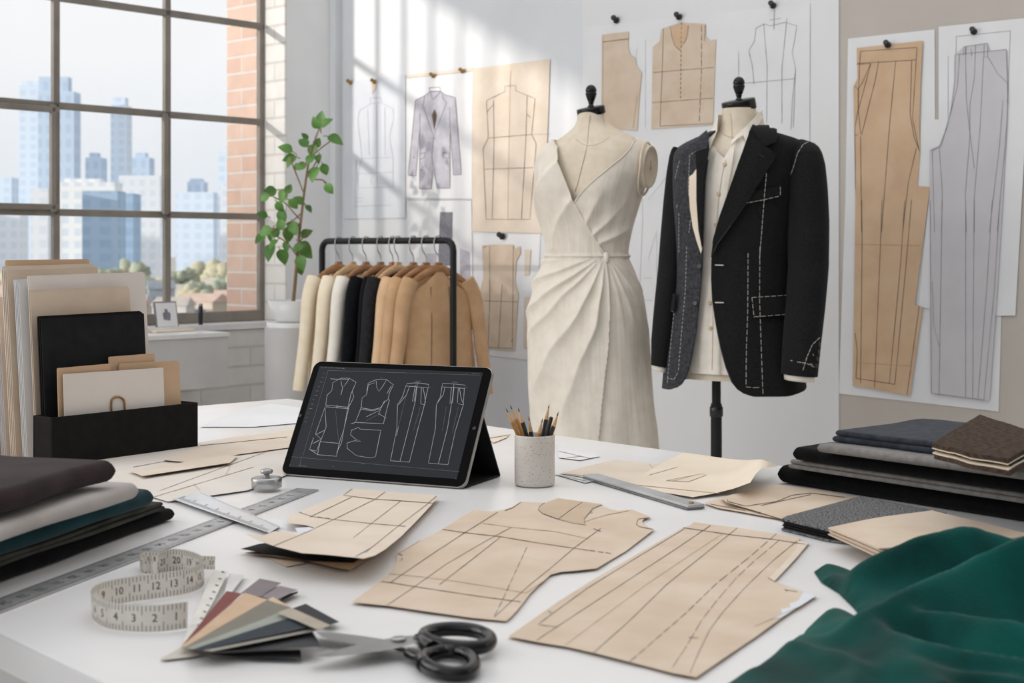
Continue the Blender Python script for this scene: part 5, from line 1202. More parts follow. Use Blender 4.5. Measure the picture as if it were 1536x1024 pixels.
# ---- tablet on its folded cover
bl, br = onz(420, 711, TZ + .002), onz(697, 732, TZ + .002)
ex = (br - bl); Wt = ex.length; ex /= Wt; bk = UZ.cross(ex)               # bk points away from the viewer
if bk.y < 0: bk = -bk
al_ = math.atan2(.160, .096); up = bk * math.cos(al_) + UZ * math.sin(al_); nrm = ex.cross(up)
if nrm.y > 0: nrm = -nrm
def tabp(px, py, h=0): return onplane(px, py, bl + nrm * h, nrm)
tl_, tr_ = tabp(477, 541), tabp(738, 551)
Ht = ((tl_ - bl).dot(up) + (tr_ - br).dot(up)) / 2
t = thing('tablet', (bl + br) / 2, 'dark tablet propped up showing white garment pattern drawings', 'tablet')
cc = bl + ex * Wt / 2 + up * Ht / 2
def rrect(w, h, r, n=7):
    out = []
    for sx, sy, a0 in ((1, 1, 0), (-1, 1, .5), (-1, -1, 1), (1, -1, 1.5)):
        for k in range(n): a = (a0 + .5 * k / (n - 1)) * math.pi; out.append((sx * (w - r) + math.cos(a) * r, sy * (h - r) + math.sin(a) * r))
    return out
def slab(mb, w, h, r, z0, z1, m=0, bev=.0008):
    rg = []
    for ww, z in ((-bev, z0), (0, z0 + bev), (0, z1 - bev), (-bev, z1)):
        rg.append([cc + ex * x + up * y + nrm * z for x, y in rrect(w + ww, h + ww, r)])
    loft(mb, rg, m, True, True, False)
mb = MB(); slab(mb, Wt / 2, Ht / 2, .013, -.0065, 0); mb.build('tablet_body', M['alu'], t)
mb = MB(); slab(mb, Wt / 2 - .0012, Ht / 2 - .0012, .012, .0002, .0009, 0, .0002); mb.build('bezel', M['bezel'], t)
C7 = C(400, 520, 3.339)
sc_q = [tabp(*q, .0014) for q in C7([(270, 97), (1077, 128), (958, 664), (107, 598)])]
def loc(p): d = p - cc; return d.dot(ex), d.dot(up)
sx_ = [loc(p) for p in sc_q]; 
x0, x1 = (sx_[0][0] + sx_[3][0]) / 2, (sx_[1][0] + sx_[2][0]) / 2; y1_, y0_ = (sx_[0][1] + sx_[1][1]) / 2, (sx_[2][1] + sx_[3][1]) / 2
mb = MB()
sheet(mb, [(x0, y0_), (x1, y0_), (x1, y1_), (x0, y1_)], lambda x, y, h: cc + ex * x + up * y + nrm * (.0010 + h), .0003, .1, 0, False)
tm = lambda px, py, h: tabp(px, py, .0014 + h)
vest = [(375, 155), (415, 155), (450, 175), (430, 225), (438, 250), (415, 300), (385, 420), (365, 475), (350, 548), (255, 540), (270, 460), (293, 420), (300, 240), (325, 225), (330, 178), (375, 155)]
D1 = [[(372, 157), (412, 157), (448, 177), (438, 200), (428, 222), (437, 250), (412, 300)], [(372, 157), (332, 178), (326, 220), (302, 243), (296, 292)], [(296, 292), (412, 303)], [(296, 300), (412, 310)], [(372, 170), (380, 208), (410, 165)], [(380, 208), (372, 240)], [(412, 303), (385, 420), (365, 475), (350, 548), (255, 540)], [(292, 303), (245, 435), (272, 462), (230, 485)], [(292, 303), (298, 400), (292, 418), (268, 475), (255, 538)], [(245, 440), (292, 417)], [(235, 455), (215, 512), (255, 540)], [(268, 475), (365, 483)], [(215, 515), (250, 522), (268, 475)], [(425, 225), (405, 310), (375, 480), (350, 530)], [(230, 485), (260, 470)], [(353, 290), (353, 308)], [(320, 160), (372, 163), (412, 163)]]
D2 = [[(552, 163), (600, 163), (635, 190), (615, 230), (608, 262), (615, 265), (600, 320), (585, 385), (445, 378), (473, 305), (478, 255), (500, 240), (508, 182), (552, 163)], [(548, 170), (552, 205), (562, 223), (580, 200), (600, 166)], [(473, 305), (530, 315), (570, 305), (592, 275), (610, 262)], [(473, 312), (530, 320), (572, 310)], [(500, 240), (510, 190), (540, 180)], [(602, 235), (625, 195)], [(560, 335), (600, 357)], [(560, 335), (590, 270)], [(445, 378), (420, 385)], [(500, 350), (560, 320)]]
D3 = [[(460, 403), (468, 412), (572, 418), (545, 550), (520, 556), (450, 545), (405, 510), (402, 482), (440, 470), (473, 474), (445, 462), (420, 440), (425, 418), (460, 403)]]
D4 = [[(705, 183), (755, 180), (812, 188), (810, 205), (697, 196), (705, 183)], [(697, 196), (680, 250), (655, 290), (652, 410), (620, 570), (715, 577), (755, 420), (790, 290), (798, 250), (808, 205)], [(755, 180), (745, 270), (710, 410), (668, 572)], [(660, 290), (700, 240), (715, 200)], [(770, 285), (795, 290)], [(775, 205), (772, 280)], [(745, 190), (730, 275), (740, 270), (750, 200)], [(783, 205), (792, 245), (795, 280)], [(660, 400), (650, 445)]]
D5 = [[(882, 183), (940, 186), (995, 192), (993, 208), (878, 200), (882, 183)], [(878, 200), (870, 250), (850, 290), (845, 410), (810, 582), (908, 590), (945, 420), (985, 290), (990, 208)], [(938, 187), (930, 260), (905, 410), (860, 585)], [(855, 280), (885, 240), (892, 205)], [(960, 285), (985, 290)], [(960, 205), (955, 280)], [(925, 205), (918, 285), (930, 280), (938, 205)], [(965, 205), (975, 260), (982, 280)]]
for D, w_ in ((D1, .8), (D2, .8), (D3, .8), (D4, .8), (D5, .8)): lines(mb, [C7(q) for q in D], tm, w_, .0004, 1, 9)
lines(mb, [C7(q) for q in ([(308, 118), (180, 550)], [(308, 118), (1070, 142)], [(125, 550), (965, 625)], [(345, 320), (360, 470)], [(700, 240), (660, 400)], [(575, 330), (500, 370)], [(770, 300), (735, 420)], [(900, 300), (880, 420)], [(960, 300), (930, 430)], [(175, 550), (165, 600)])], tm, .5, .0004, 2, 9)
ui = []
for k in range(12):
    f = k / 12; x, y = 283 - 105 * f, 132 + 265 * f; ui.append([(x, y), (x + 8 + 4 * (k % 3), y + 1)])
ui += [[(273, 104), (282, 105)], [(290, 104), (302, 105)], [(308, 105), (335, 106)], [(340, 106), (368, 107)], [(375, 107), (390, 108)], [(1000, 133), (1006, 134)], [(1030, 134), (1044, 135)], [(1050, 135), (1058, 135)], [(1062, 135), (1068, 136)], [(160, 594), (200, 598)], [(115, 590), (120, 592)], [(330, 598), (336, 600)], [(570, 155), (580, 156)], [(745, 171), (772, 172)], [(925, 176), (955, 178)], [(475, 585), (490, 587)], [(945, 660), (950, 661)], [(815, 203), (820, 204)], [(1000, 205), (1006, 206)], [(420, 384), (440, 386)]]
lines(mb, [C7(q) for q in ui], tm, .9, .0004, 2, 9)
mb.build('screen', [M['screen'], M['screen_line'], M['screen_dim']], t)
for px, py in ((1040, 408), (168, 345)):
    P = tabp(*C7([(px, py)])[0], .0011); mb = MB(); lathe(mb, [(.0028, 0), (.0028, .0004), (.0018, .0005), (.001, .0002)], P, 16, 0, nrm); mb.build('camera_eye', M['black_plastic'], t)
# cover folded into a stand
mb = MB()
B0 = bl + ex * .01 - nrm * .0075; 
foot = (bk * .092); zt = TZ + .0012
pa = [bl + ex * u_ * 1.0 for u_ in (.012, Wt - .004)]
top = [p + up * (Ht * .62) - nrm * .008 for p in pa]; btm = [V((p.x, p.y, TZ + .0015)) + bk * .125 for p in pa]; frt = [V((p.x, p.y, TZ + .0015)) + bk * .012 for p in pa]
for a_, b_ in ((top, btm), (btm, frt)):
    n_ = (a_[1] - a_[0]).cross(b_[0] - a_[0]).normalized() * .0013
    mb.add([a_[0] + n_, a_[1] + n_, b_[1] + n_, b_[0] + n_, a_[0] - n_, a_[1] - n_, b_[1] - n_, b_[0] - n_], [(0, 1, 2, 3), (7, 6, 5, 4), (0, 4, 5, 1), (1, 5, 6, 2), (2, 6, 7, 3), (3, 7, 4, 0)])
mb.add([q - nrm * .0072 for q in (bl + ex * .004 + up * .004, br - ex * .004 + up * .004, br - ex * .004 + up * (Ht - .004), bl + ex * .004 + up * (Ht - .004))], [(0, 1, 2, 3)])
mb.build('stand_cover', M['black_card'], t)

# ---- pencil cup and pencils
cpx = onz(802, 727, TZ); cR = .0283; cH = .071
t = thing('pencil_cup', cpx, 'speckled pale stoneware cup holding pencils', 'cup')
mb = MB(); lathe(mb, [(cR * .9, .0004), (cR * .985, .0015), (cR, .004), (cR, cH - .002), (cR * .98, cH), (cR * .94, cH), (cR * .915, cH - .002), (cR * .91, .006), (.001, .0055)], cpx, 56); mb.build('cup_body', M['ceramic'], t)
def pencil(tip, rim, dy, col, lb, pointed=True, r=.0030):
    A = at(tip[0], tip[1], cpx.y + dy[0]); Bq = at(rim[0], rim[1], cpx.y + dy[1]); d = (A - Bq).normalized()
    bot = Bq - d * ((Bq.z - TZ - .009) / d.z)
    # keep the foot inside the cup
    off = V((bot.x - cpx.x, bot.y - cpx.y, 0)); 
    if off.length > cR * .74: bot -= off * (1 - cR * .74 / off.length)
    d = (A - bot).normalized(); Ln = (A - bot).length
    tp = .022 if pointed else .0
    t = thing('pencil', bot, lb, 'pencil', 'pencils in the speckled cup')
    mb = MB(); lathe(mb, [(r, 0), (r, Ln - tp)] if pointed else [(r, 0), (r, Ln - .002), (r * .7, Ln)], bot, 6 if pointed else 14, 0, d, not pointed); mb.build('barrel', M[col], t)
    if pointed:
        mb = MB(); lathe(mb, [(r * .98, Ln - tp + .0001), (r * .36, Ln - .006)], bot, 14, 0, d); sw = mb.build('sharpened_wood', M['pencil_wood'], t)
        mb = MB(); lathe(mb, [(r * .36, Ln - .0059), (r * .05, Ln)], bot, 10, 0, d); mb.build('lead_point', M['lead'], sw)
pencil((759, 612), (781, 660), (-.004, .006), 'pencil_ochre', 'ochre pencil leaning furthest left out of the speckled cup')
pencil((765, 607), (786, 656), (.012, .012), 'pencil_ochre', 'second ochre pencil, just behind the leftmost one in the cup')
pencil((777, 611), (792, 660), (-.010, -.004), 'pencil_black', 'tall black pencil next to the two left ochre pencils')
pencil((793, 624), (798, 660), (.004, .004), 'pencil_black', 'short black pencil standing upright in the middle of the cup')
pencil((814, 627), (806, 662), (-.012, -.010), 'pencil_ochre', 'short ochre pencil in front of the right hand black pencils')
pencil((824, 606), (813, 660), (.006, .004), 'pencil_black', 'tallest black pencil with a long sharpened tip at right')
pencil((827, 625), (818, 662), (-.004, .000), 'pencil_black', 'blunt black pencil without a point in the cup', False)
pencil((838, 617), (823, 662), (-.014, -.006), 'pencil_black', 'black pencil leaning furthest right out of the cup')

# ---- pattern weight
wp_ = onz(400, 731, TZ + .004); wp_.z = TZ + .0042
t = thing('pattern_weight', wp_, 'round polished metal pattern weight with a knob by the ruler', 'weight')
mb = MB(); lathe(mb, [(.0195, 0), (.0208, .001), (.0208, .0125), (.0198, .0138), (.006, .0142)], wp_, 48); dc = mb.build('disc', M['steel'], t)
mb = MB(); lathe(mb, [(.0042, .0143), (.0036, .017), (.0044, .0185), (.0078, .0195), (.0086, .022), (.0078, .0245), (.0035, .026), (.0005, .0262)], wp_, 28); mb.build('knob', M['steel'], dc)

# ---- scissors
zb1, zb2 = TZ + .0080, TZ + .0046
t = thing('scissors', onz(598, 962, TZ), 'open tailor scissors with black handles at the front edge of the table', 'scissors')
def blade(poly, z, th, name):
    mb = MB(); sheet(mb, poly, lambda x, y, h: onz(x, y, z + h), th, 30, 0, False); mb.build(name, M['steel_mid'], t)
blade(Q1([(435, 888), (520, 868), (640, 835), (760, 808), (840, 795), (905, 785), (985, 782), (990, 812), (910, 835), (850, 850), (780, 862), (640, 880), (520, 892)]), zb1, .0026, 'blade')
blade(Q1([(452, 765), (560, 770), (680, 785), (790, 802), (860, 828), (930, 862), (925, 888), (880, 868), (800, 836), (680, 832), (560, 812), (480, 790)]), zb2, .0024, 'blade')
P = onz(*Q1([(870, 806)])[0], zb1 + .0028); mb = MB(); lathe(mb, [(.0052, 0), (.0062, .0008), (.0058, .002), (.003, .0026), (.0005, .0025)], P, 24); obox(mb, P + UZ * .0026, (V((.8, .6, 0)), V((-.6, .8, 0)), UZ), (.0042, .0006, .0003)); mb.build('pivot_screw', M['steel'], t)
def ell(cx, cy, rx, ry, rot, n=40, sq=0):
    out = []
    for k in range(n):
        a = 2 * math.pi * k / n; x = math.cos(a) * rx; y = math.sin(a) * ry * (1 + .12 * math.cos(a)); out.append((cx + x * math.cos(rot) - y * math.sin(rot), cy + x * math.sin(rot) + y * math.cos(rot)))
    return out
def handle(loop, z, shank, name):
    mb = MB()
    tube(mb, [onz(x, y, z) for x, y in loop], .0058, 14, 0, True, True, 1.05)
    tube(mb, spline([onz(x, y, z) for x, y in shank], 6), [.0048 + .0022 * q / (6 * (len(shank) - 1)) for q in range(6 * (len(shank) - 1) + 1)], 12, 0, False, True, .9)
    mb.build(name, M['black_gloss'], t)
handle(ell(686, 957, 50, 14, .07), TZ + .0095, Q1([(960, 800), (985, 808), (1005, 828), (1040, 850)]), 'handle')
handle(ell(673, 993, 38, 17, .10), TZ + .0065, Q1([(920, 872), (950, 888), (985, 905), (1000, 930)]), 'handle')
mb = MB(); P = onz(677, 972, TZ + .009); lathe(mb, [(.006, -.003), (.007, 0), (.005, .0035), (.001, .004)], P, 16); mb.build('stop_bumper', M['black_plastic'], t)

# ---- measuring tape standing on edge
path = [(281, 942), (240, 947), (200, 947), (162, 942), (143, 932), (139, 924), (147, 915), (168, 908), (200, 902), (245, 896), (280, 890), (299, 883), (306, 875), (300, 866), (280, 859), (258, 857), (240, 861), (234, 868), (228, 866)]
path2 = [(240, 862), (228, 860), (216, 860), (211, 854), (218, 848), (236, 848), (262, 851), (295, 853), (322, 854)]
def strip(mb, pts, hgt, first):
    P = spline([onz(x, y, TZ + .0008) for x, y in pts], 8); n = len(P); L = [0]
    for a, b in zip(P, P[1:]): L.append(L[-1] + (b - a).length)
    fr = []
    for i in range(n):
        d = (P[min(i + 1, n - 1)] - P[max(i - 1, 0)]).normalized(); fr.append(UZ.cross(d))
    for sg in (1, -1):
        vs = []
        for i, p in enumerate(P): vs += [p + fr[i] * (.00025 * sg), p + fr[i] * (.00025 * sg) + UZ * hgt + fr[i] * .0012]
        fs = [(2 * i, 2 * i + 2, 2 * i + 3, 2 * i + 1) for i in range(n - 1)]
        mb.add(vs, fs if sg > 0 else [f[::-1] for f in fs], 0, True)
    def f(s, y, h, sg):
        s = max(0, min(L[-1] - 1e-6, s)); i = int(np.searchsorted(L, s, 'right')) - 1; i = min(i, n - 2); k = (s - L[i]) / max(L[i + 1] - L[i], 1e-9)
        return P[i].lerp(P[i + 1], k) + UZ * y + fr[i].lerp(fr[i + 1], k) * (sg * (.0003 + h) + .0012 * y / hgt)
    for sg in (1, -1):
        i = 0; s = .003
        while s < L[-1]:
            l = hgt * (.34 if i % 5 == 0 else .2)
            for y0, y1 in ((hgt * .97, hgt * .97 - l), (hgt * .03, hgt * .03 + l)):
                mb.add([f(s - .00025, y0, .0002, sg), f(s + .00025, y0, .0002, sg), f(s + .00025, y1, .0002, sg), f(s - .00025, y1, .0002, sg)], [(0, 1, 2, 3)], 1)
            if i % 5 == 2:
                num = str(first + i // 5)
                fn = (lambda x, y, h, sg=sg: f(x, y, h, sg))
                vs_, fs_ = glyphs(num); sz = hgt * .42
                mb.add([f(s + (-a if sg > 0 else a) * sz, hgt * .5 + b * sz, .0003, sg) for a, b in vs_], fs_, 1)
            s += .0036; i += 1
t = thing('measuring_tape', onz(225, 915, TZ), 'white tape measure curled on its edge at the front left', 'tape measure')
mb = MB(); strip(mb, path, .0235, 1); mb.build('tape_band', [M['tape'], M['ruler_ink']], t)
mb = MB(); strip(mb, path2, .0135, 30); mb.build('tape_end', [M['tape'], M['ruler_ink']], t)

# ---- fan of colour swatches
t = thing('swatch_fan', onz(300, 960, TZ), 'fan of coloured swatch cards beside the tape measure and scissors', 'swatch fan')
def fan(poly, c, z, lift, label, drawn=(), th=.0011, edge='#cfc8bd'):
    nm = 'swatch ' + label; m = c if not isinstance(c, str) else mat(nm, c, .8, bump=.15, scale=40, bscale=300)
    c0 = (272, 970)
    o = paper('swatch', None, Q6(poly), m, z, drawn, lambda x, y: lift * min(1, math.hypot(x - c0[0], y - c0[1]) / 190), th, 22, parent=t); o['label'] = label
fan([(465, 680), (590, 612), (740, 652), (640, 672), (480, 690)], '#d2cbc0', .0004, 0, 'pale bottom card')
fan([(740, 652), (1000, 640), (1270, 630), (1275, 681), (1000, 676), (780, 662)], '#2c2e33', .0018, .001, 'black card')
fan([(925, 305), (1035, 220), (1160, 245), (1040, 325)], '#82787a', .0010, .003, 'mauve grey card')
fan([(1150, 325), (1257, 292), (1252, 305), (1165, 345)], '#2a2a2d', .0010, .002, 'black card under the mauve ones')
fan([(1045, 325), (1150, 262), (1255, 285), (1130, 345)], '#8c8284', .0026, .003, 'second mauve grey card')
fan([(820, 350), (860, 190), (950, 200), (875, 300)], '#dcdad8', .0010, .003, 'pale grey card')
fan([(1200, 400), (1300, 365), (1495, 470), (1430, 490)], '#2b2c2f', .0014, .003, 'black card at the back')
vs_ = []
for k in range(11):
    f = k / 10; x, y = 640 + 175 * f, 560 - 380 * f; vs_.append([(x, y), (x + 18, y + 4)])
dg = [Q6(q) for q in vs_]
fan([(585, 600), (620, 520), (770, 168), (855, 180), (770, 350), (690, 490), (600, 605)], '#e0dcd4', .0030, .004, 'white strip printed with a scale', [(dg, 2.2, M['ruler_ink'])])
fan([(590, 604), (845, 292), (935, 307), (640, 565)], '#7f443e', .0048, .005, 'brick red card')
fan([(1080, 342), (1110, 325), (1215, 385), (1190, 392)], '#cfb59b', .0040, .005, 'small peach card')
fan([(580, 614), (950, 302), (1080, 342), (615, 612)], '#cbad8f', .0062, .0055, 'peach card')
fan([(615, 608), (1075, 344), (1215, 387), (640, 622)], '#7e796d', .0076, .006, 'olive card')
fan([(610, 622), (1140, 422), (1200, 447), (650, 627)], '#989c92', .0090, .006, 'sage green card')
fan([(650, 630), (1200, 447), (1345, 492), (690, 632)], '#222d37', .0104, .006, 'dark navy card')
fan([(700, 634), (1340, 493), (1385, 516), (760, 640)], '#9c978e', .0100, .004, 'grey card edge')
fan([(1140, 415), (1215, 387), (1445, 490), (1370, 516)], '#b0a493', .0120, .007, 'beige card')
fan([(700, 638), (1340, 526), (1390, 612), (760, 642)], '#36373b', .0060, .004, 'charcoal card')
# ================================================================== black box with folders at the left
FL = onz(78, 700.5, TZ); bu_ = V((.62, .785, 0)).normalized(); bv_ = V((-bu_.y, bu_.x, 0))
def bx(u, v, z): return V((FL.x, FL.y, TZ)) + bu_ * u + bv_ * v + UZ * z
FR = onplane(297, 640, FL, bv_); BW = (FR - FL).dot(bu_); BH = onplane(79, 626, FL, bv_).z - TZ; BD = .05
t = thing('storage_box', bx(BW / 2, BD / 2, 0), 'narrow black open box holding cards and a black portfolio', 'box')
def bpan(u0, u1, v0, v1, z0, z1, mb): obox(mb, bx((u0 + u1) / 2, (v0 + v1) / 2, (z0 + z1) / 2), (bu_, bv_, UZ), ((u1 - u0) / 2, (v1 - v0) / 2, (z1 - z0) / 2), 0, .0008)
for nm, a in (('front_panel', (0, BW, 0, .003, .0008, BH)), ('back_panel', (0, BW, BD - .003, BD, .0008, BH)), ('side_panel', (0, .003, .0032, BD - .0032, .0008, BH)), ('side_panel', (BW - .003, BW, .0032, BD - .0032, .0008, BH)), ('bottom_panel', (.0032, BW - .0032, .0032, BD - .0032, .0008, .003))):
    mb = MB(); bpan(*a, mb); mb.build(nm, M['black_box'], t)
def folder(name, label, TL, TR, d, lean, z0, m, cat, n=1, th=.0012, gap=.0018, right=None, inner=None, tabpx=None, wpx=None):
    """upright card or folder standing in plane v = d, leaning back; TL/TR: its upper corners in the photograph"""
    w_ = (UZ * math.cos(lean) + bv_ * math.sin(lean)).normalized(); nn = bu_.cross(w_)
    if nn.dot(bv_) < 0: nn = -nn                                  # away from the front
    P0 = bx(0, d, z0)
    def loc(px, py): q = onplane(px, py, P0, nn) - P0; return q.dot(bu_), q.dot(w_)
    a, b = loc(*TL), loc(*TR)
    root = thing(name, bx((a[0] + b[0]) / 2, d, z0), label, cat) if n > 1 else None
    for k in range(n):
        hh = k * .0022 if k else 0
        out = [(a[0], 0), (b[0], 0), (b[0], b[1]), (b[0] - .002, b[1] + .001), (a[0] + .002, a[1] + .001), (a[0], a[1])]
        if tabpx: out = [(a[0], 0), (b[0], 0)] + [loc(*q) for q in tabpx]
        if k: out = [(x - .0012 * k, y + (hh if y > .05 else 0)) for x, y in out]
        f = lambda x, y, h, k=k: P0 + bu_ * x + w_ * y + nn * (k * gap + h)
        mb = MB(); sheet(mb, out, f, th, .09, 0, False)
        if n > 1: mb.build('cover' if k == 0 else 'leaf', m if k == 0 or inner is None else inner, root)
        else: tag(mb.build(name, m), label, cat)
    return f, loc
folder('index_card', 'white card with a brass clip standing frontmost in the black box', (95, 562), (245, 552), .010, .05, .004, M['pale_card'], 'card', 1, .0014)
# brass clip on the white card
w_ = (UZ * math.cos(.05) + bv_ * math.sin(.05)).normalized(); nn = bu_.cross(w_); nn = nn if nn.dot(bv_) > 0 else -nn
P0 = bx(0, .010, .004) - nn * .0016
cp = [onplane(x, y, P0, nn) for x, y in ((168, 628), (167, 606), (169, 598), (176, 595), (183, 597), (187, 604), (187, 628))]
mb = MB(); tube(mb, spline(cp, 6), .0016, 8); tag(mb.build('wire_clip', M['brass']), 'brass wire clip on the front of the white card in the black box', 'clip')
folder('kraft_card', 'kraft card with a clip behind the white card, left side', (86, 553), (166, 546), .016, .05, .004, M['kraft_dark'], 'card', 1, .0014)
folder('kraft_card', 'kraft card with torn corner behind the white card, right side', (178, 547), (266, 540), .020, .05, .004, M['kraft_dark'], 'card', 1, .0014, tabpx=[(272, 612), (269, 548), (267, 541), (262, 540.5), (180, 545), (178.5, 552)])
folder('divider_tab', 'brown tab divider between the kraft cards and the portfolio', (163, 536), (232, 530.5), .025, .05, .004, M['kraft_dark'], 'divider', 1, .0014)
folder('portfolio', 'black portfolio standing in the black box', (62, 479), (216, 470.5), .033, .07, .004, M['black_card'], 'folder', 3, .0022, .003, inner=M['black_box'])
folder('kraft_folder', 'light kraft folder standing behind the black portfolio', (45, 438), (194, 432), .054, .08, .003, M['kraft'], 'folder', 2, .0014)
folder('white_folder', 'tall pale folder behind the light kraft one, reaching furthest right', (44, 416.5), (217, 410.5), .064, .09, .003, M['pale_card'], 'folder', 2, .0014)
folder('paper_stack', 'set of white sheets standing between the pale folder and the kraft folder', (28, 426), (120, 420), .076, .09, .003, M['white_paper'], 'papers', 4, .0010, .0022)
folder('kraft_folder', 'thick tall kraft folder left of the white sheets', (10, 406), (147, 401.5), .093, .09, .003, M['kraft'], 'folder', 4, .0014, .0026, inner=M['kraft_pale'])
folder('kraft_folder', 'tallest golden kraft folder at the back of the row', (10, 393), (134, 391), .112, .09, .003, M['kraft_dark'], 'folder', 2, .0014)
folder('paper_stack', 'stack of pale sheets standing leftmost in the row of folders', (-2, 452), (14, 451.5), .128, .09, .003, M['pale_card'], 'papers', 4, .0014, .0026, inner=M['white_paper'])
folder('kraft_folder', 'short brown folder half hidden at the left edge', (-30, 500), (8, 510), .146, .05, .003, M['kraft_dark'], 'folder', 2, .0014)
mb = MB(); zb_ = .045; obox(mb, bx(.05, .163, zb_ / 2 + .0008), (bu_, bv_, UZ), (.12, .006, zb_ / 2), 0, .001); obox(mb, bx(.05, .185, .0035), (bu_, bv_, UZ), (.12, .016, .0022), 0, .0006)
tag(mb.build('bookend', M['black_box']), 'black bookend behind the folders at the left edge', 'bookend')

# ================================================================== folded cloths
def cloth(name, label, E, p, q, L, Wd, z0, th, m, n=3, seed=0, cat='fabric', group=None, sag=.0, round_end=True, slant=0, wob=.0035, m2=None, ply_label=None):
    """folded length of cloth: n plies, each a flattened fold rounded toward -q and at its end E"""
    rs = random.Random(seed); root = thing(name, E + p * (L / 2) + q * (Wd / 2) + UZ * z0, label, cat, group)
    ply = th / n; zc = z0
    for k in range(n):
        t_ = ply * (.94 if n > 1 else 1); ins = rs.uniform(0, .004) if k else 0; e_in = rs.uniform(0, .006) if k else 0
        prof = []; r = t_ / 2; nb = 9
        for i in range(nb): a = math.pi / 2 + math.pi * i / (nb - 1); prof.append((r + ins + math.cos(a) * r, r + math.sin(a) * r))        # the rounded fold
        for i in range(1, 10): prof.append((r + ins + (Wd - 2 * r) * i / 10, 0.0))
        for i in range(nb): a = -math.pi / 2 + math.pi * i / (nb - 1); prof.append((Wd - r + math.cos(a) * r, r + math.sin(a) * r))
        for i in range(9, 0, -1): prof.append((r + ins + (Wd - 2 * r) * i / 10, t_))
        rings = []; NS = 40
        RE = max(r * .55, .003)
        xs_ = [e_in + RE * (1 - math.cos(math.pi / 2 * s / 7)) for s in range(8)] + [e_in + RE + (L - e_in - RE) * (s / NS) ** 1.1 for s in range(1, NS + 1)]
        for x in xs_:
            ed = min(1, (x - e_in) / RE); sc_ = max(.06, 1 - (1 - ed) ** 3.2) ** (1 / 3.2)
            rg = []
            for (a, z) in prof:
                w1 = nz3(x * 7 + seed, a * 8, k * 3 + seed) * wob + nz3(x * 26, a * 22, seed) * wob * .3
                zz = r + (z - r) * sc_ + (max(0, w1) if z > r * .9 else 0) * (.25 if k < n - 1 else 1) 
                aa = a + nz3(x * 9, seed + k, 1.7) * wob * 1.1 + slant * x
                rg.append(V((E.x, E.y, TZ)) + p * x + q * aa + UZ * (zc + zz))
            rings.append(rg)
        mb = MB(); loft(mb, rings, 0, True, True, True); o = mb.build('fabric_fold', (m2 if (m2 is not None and k % 2) else m), root)
        zc += ply
    return zc
# stack at the left edge
pL = V((-.26, -.965, 0)).normalized(); qL = V((-.965, .26, 0)).normalized()
z = .0006
specL = [((262, 779), .014, 'f_black', 1, 'black folded cloth at the bottom of the left fabric stack', .20), ((248, 772), .010, 'f_olive', 2, 'grey green folded cloth second from the bottom of the left stack', .20), ((230, 766), .019, 'f_teal', 1, 'dark teal folded cloth in the middle of the left stack', .2), ((209, 756), .018, 'f_greige', 1, 'pale grey silk folded cloth near the top of the left stack', .2)]
for i, (pe, th, mm, n, lb, wd) in enumerate(specL):
    E = onz(pe[0], pe[1] - 6, TZ + z + th * .5 if i else TZ); E = onz(pe[0], pe[1] - (0 if i == 0 else 8), TZ + z)
    z = cloth('folded_fabric', lb, E, pL, qL, .62, .30, z, th, M[mm], n, 10 + i, 'fabric', 'fabrics stacked at the left edge', m2=M['f_teal'] if mm == 'f_teal' else None, wob=.004) + .0026
E = onz(168, 722, TZ + z + .004)
z = cloth('folded_fabric', 'aubergine brown cloth lying on top of the left fabric stack', E, pL, qL, .62, .26, z + .004, .024, M['f_brown'], 1, 33, 'fabric', 'fabrics stacked at the left edge', wob=.013)
# stack at the right edge
pR = V((.628, -.778, 0)).normalized(); qR = V((.778, .628, 0)).normalized()
z = .0006
E0 = onz(1166, 724, TZ)
specR = [((1166, 724), .025, 'f_black', 1, 'thick black wool roll at the bottom of the right stack', .15, 0), ((1182, 702), .013, 'f_grey', 2, 'grey flannel fold between the two black rolls at right', .15, 0), ((1189, 690), .018, 'f_black', 1, 'second black wool roll, above the grey flannel at right', .15, 0), ((1226, 678), .011, 'f_grey', 1, 'grey flannel length just under the slate blue cloth', .15, 0)]
for i, (pe, th, mm, n, lb, wd, sl) in enumerate(specR):
    E = onz(pe[0], pe[1], TZ + z)
    z = cloth('folded_fabric', lb, E, pR, qR, .70, .24, z, th, M[mm], n, 50 + i, 'fabric', 'fabrics stacked at the right edge', wob=.0012) + .0012
E = onz(1249, 662, TZ + z)
z5 = cloth('folded_fabric', 'slate blue wool cloth folded on top of the right stack', E, pR, qR, .62, .20, z, .016, M['f_slate'], 2, 61, 'fabric', 'fabrics stacked at the right edge', wob=.004)
z6 = z5 + .0015
# brown tweed swatch lying askew on top
tz = TZ + z5 + .0045
t = thing('tweed_swatch', onz(1470, 670, tz), 'folded brown tweed swatch with pale edges, topmost on the right stack', 'swatch')
tp_ = [(1398, 667), (1432, 646), (1470, 624), (1505, 635), (1565, 653), (1548, 672), (1512, 690), (1455, 681)]
ztw = z5 + .022
def tw(px, py, z): p = onz(px, py, TZ + ztw); return V((p.x, p.y, TZ + z + .0015 * (1 + nz3(p.x * 25, p.y * 25, 2))))
for k, (z_, th, mm, off, nm) in enumerate(((z5 + .0062, .0045, 'f_tweed', (3, 2), 'tweed_fold'), (z5 + .0112, .0012, 'cream_paper', (1, 1), 'pale_edge'), (z5 + .0128, .0028, 'f_black', (4, -2), 'dark_lining'), (z5 + .0160, .0012, 'cream_paper', (0, 0), 'pale_edge'), (z5 + .0176, .0048, 'f_tweed', (0, 0), 'tweed_fold'))):
    mb = MB(); sheet(mb, [(x + off[0], y + off[1]) for x, y in tp_], lambda x, y, h: tw(x, y, z_ + h), th, 12); mb.build(nm, M[mm], t)

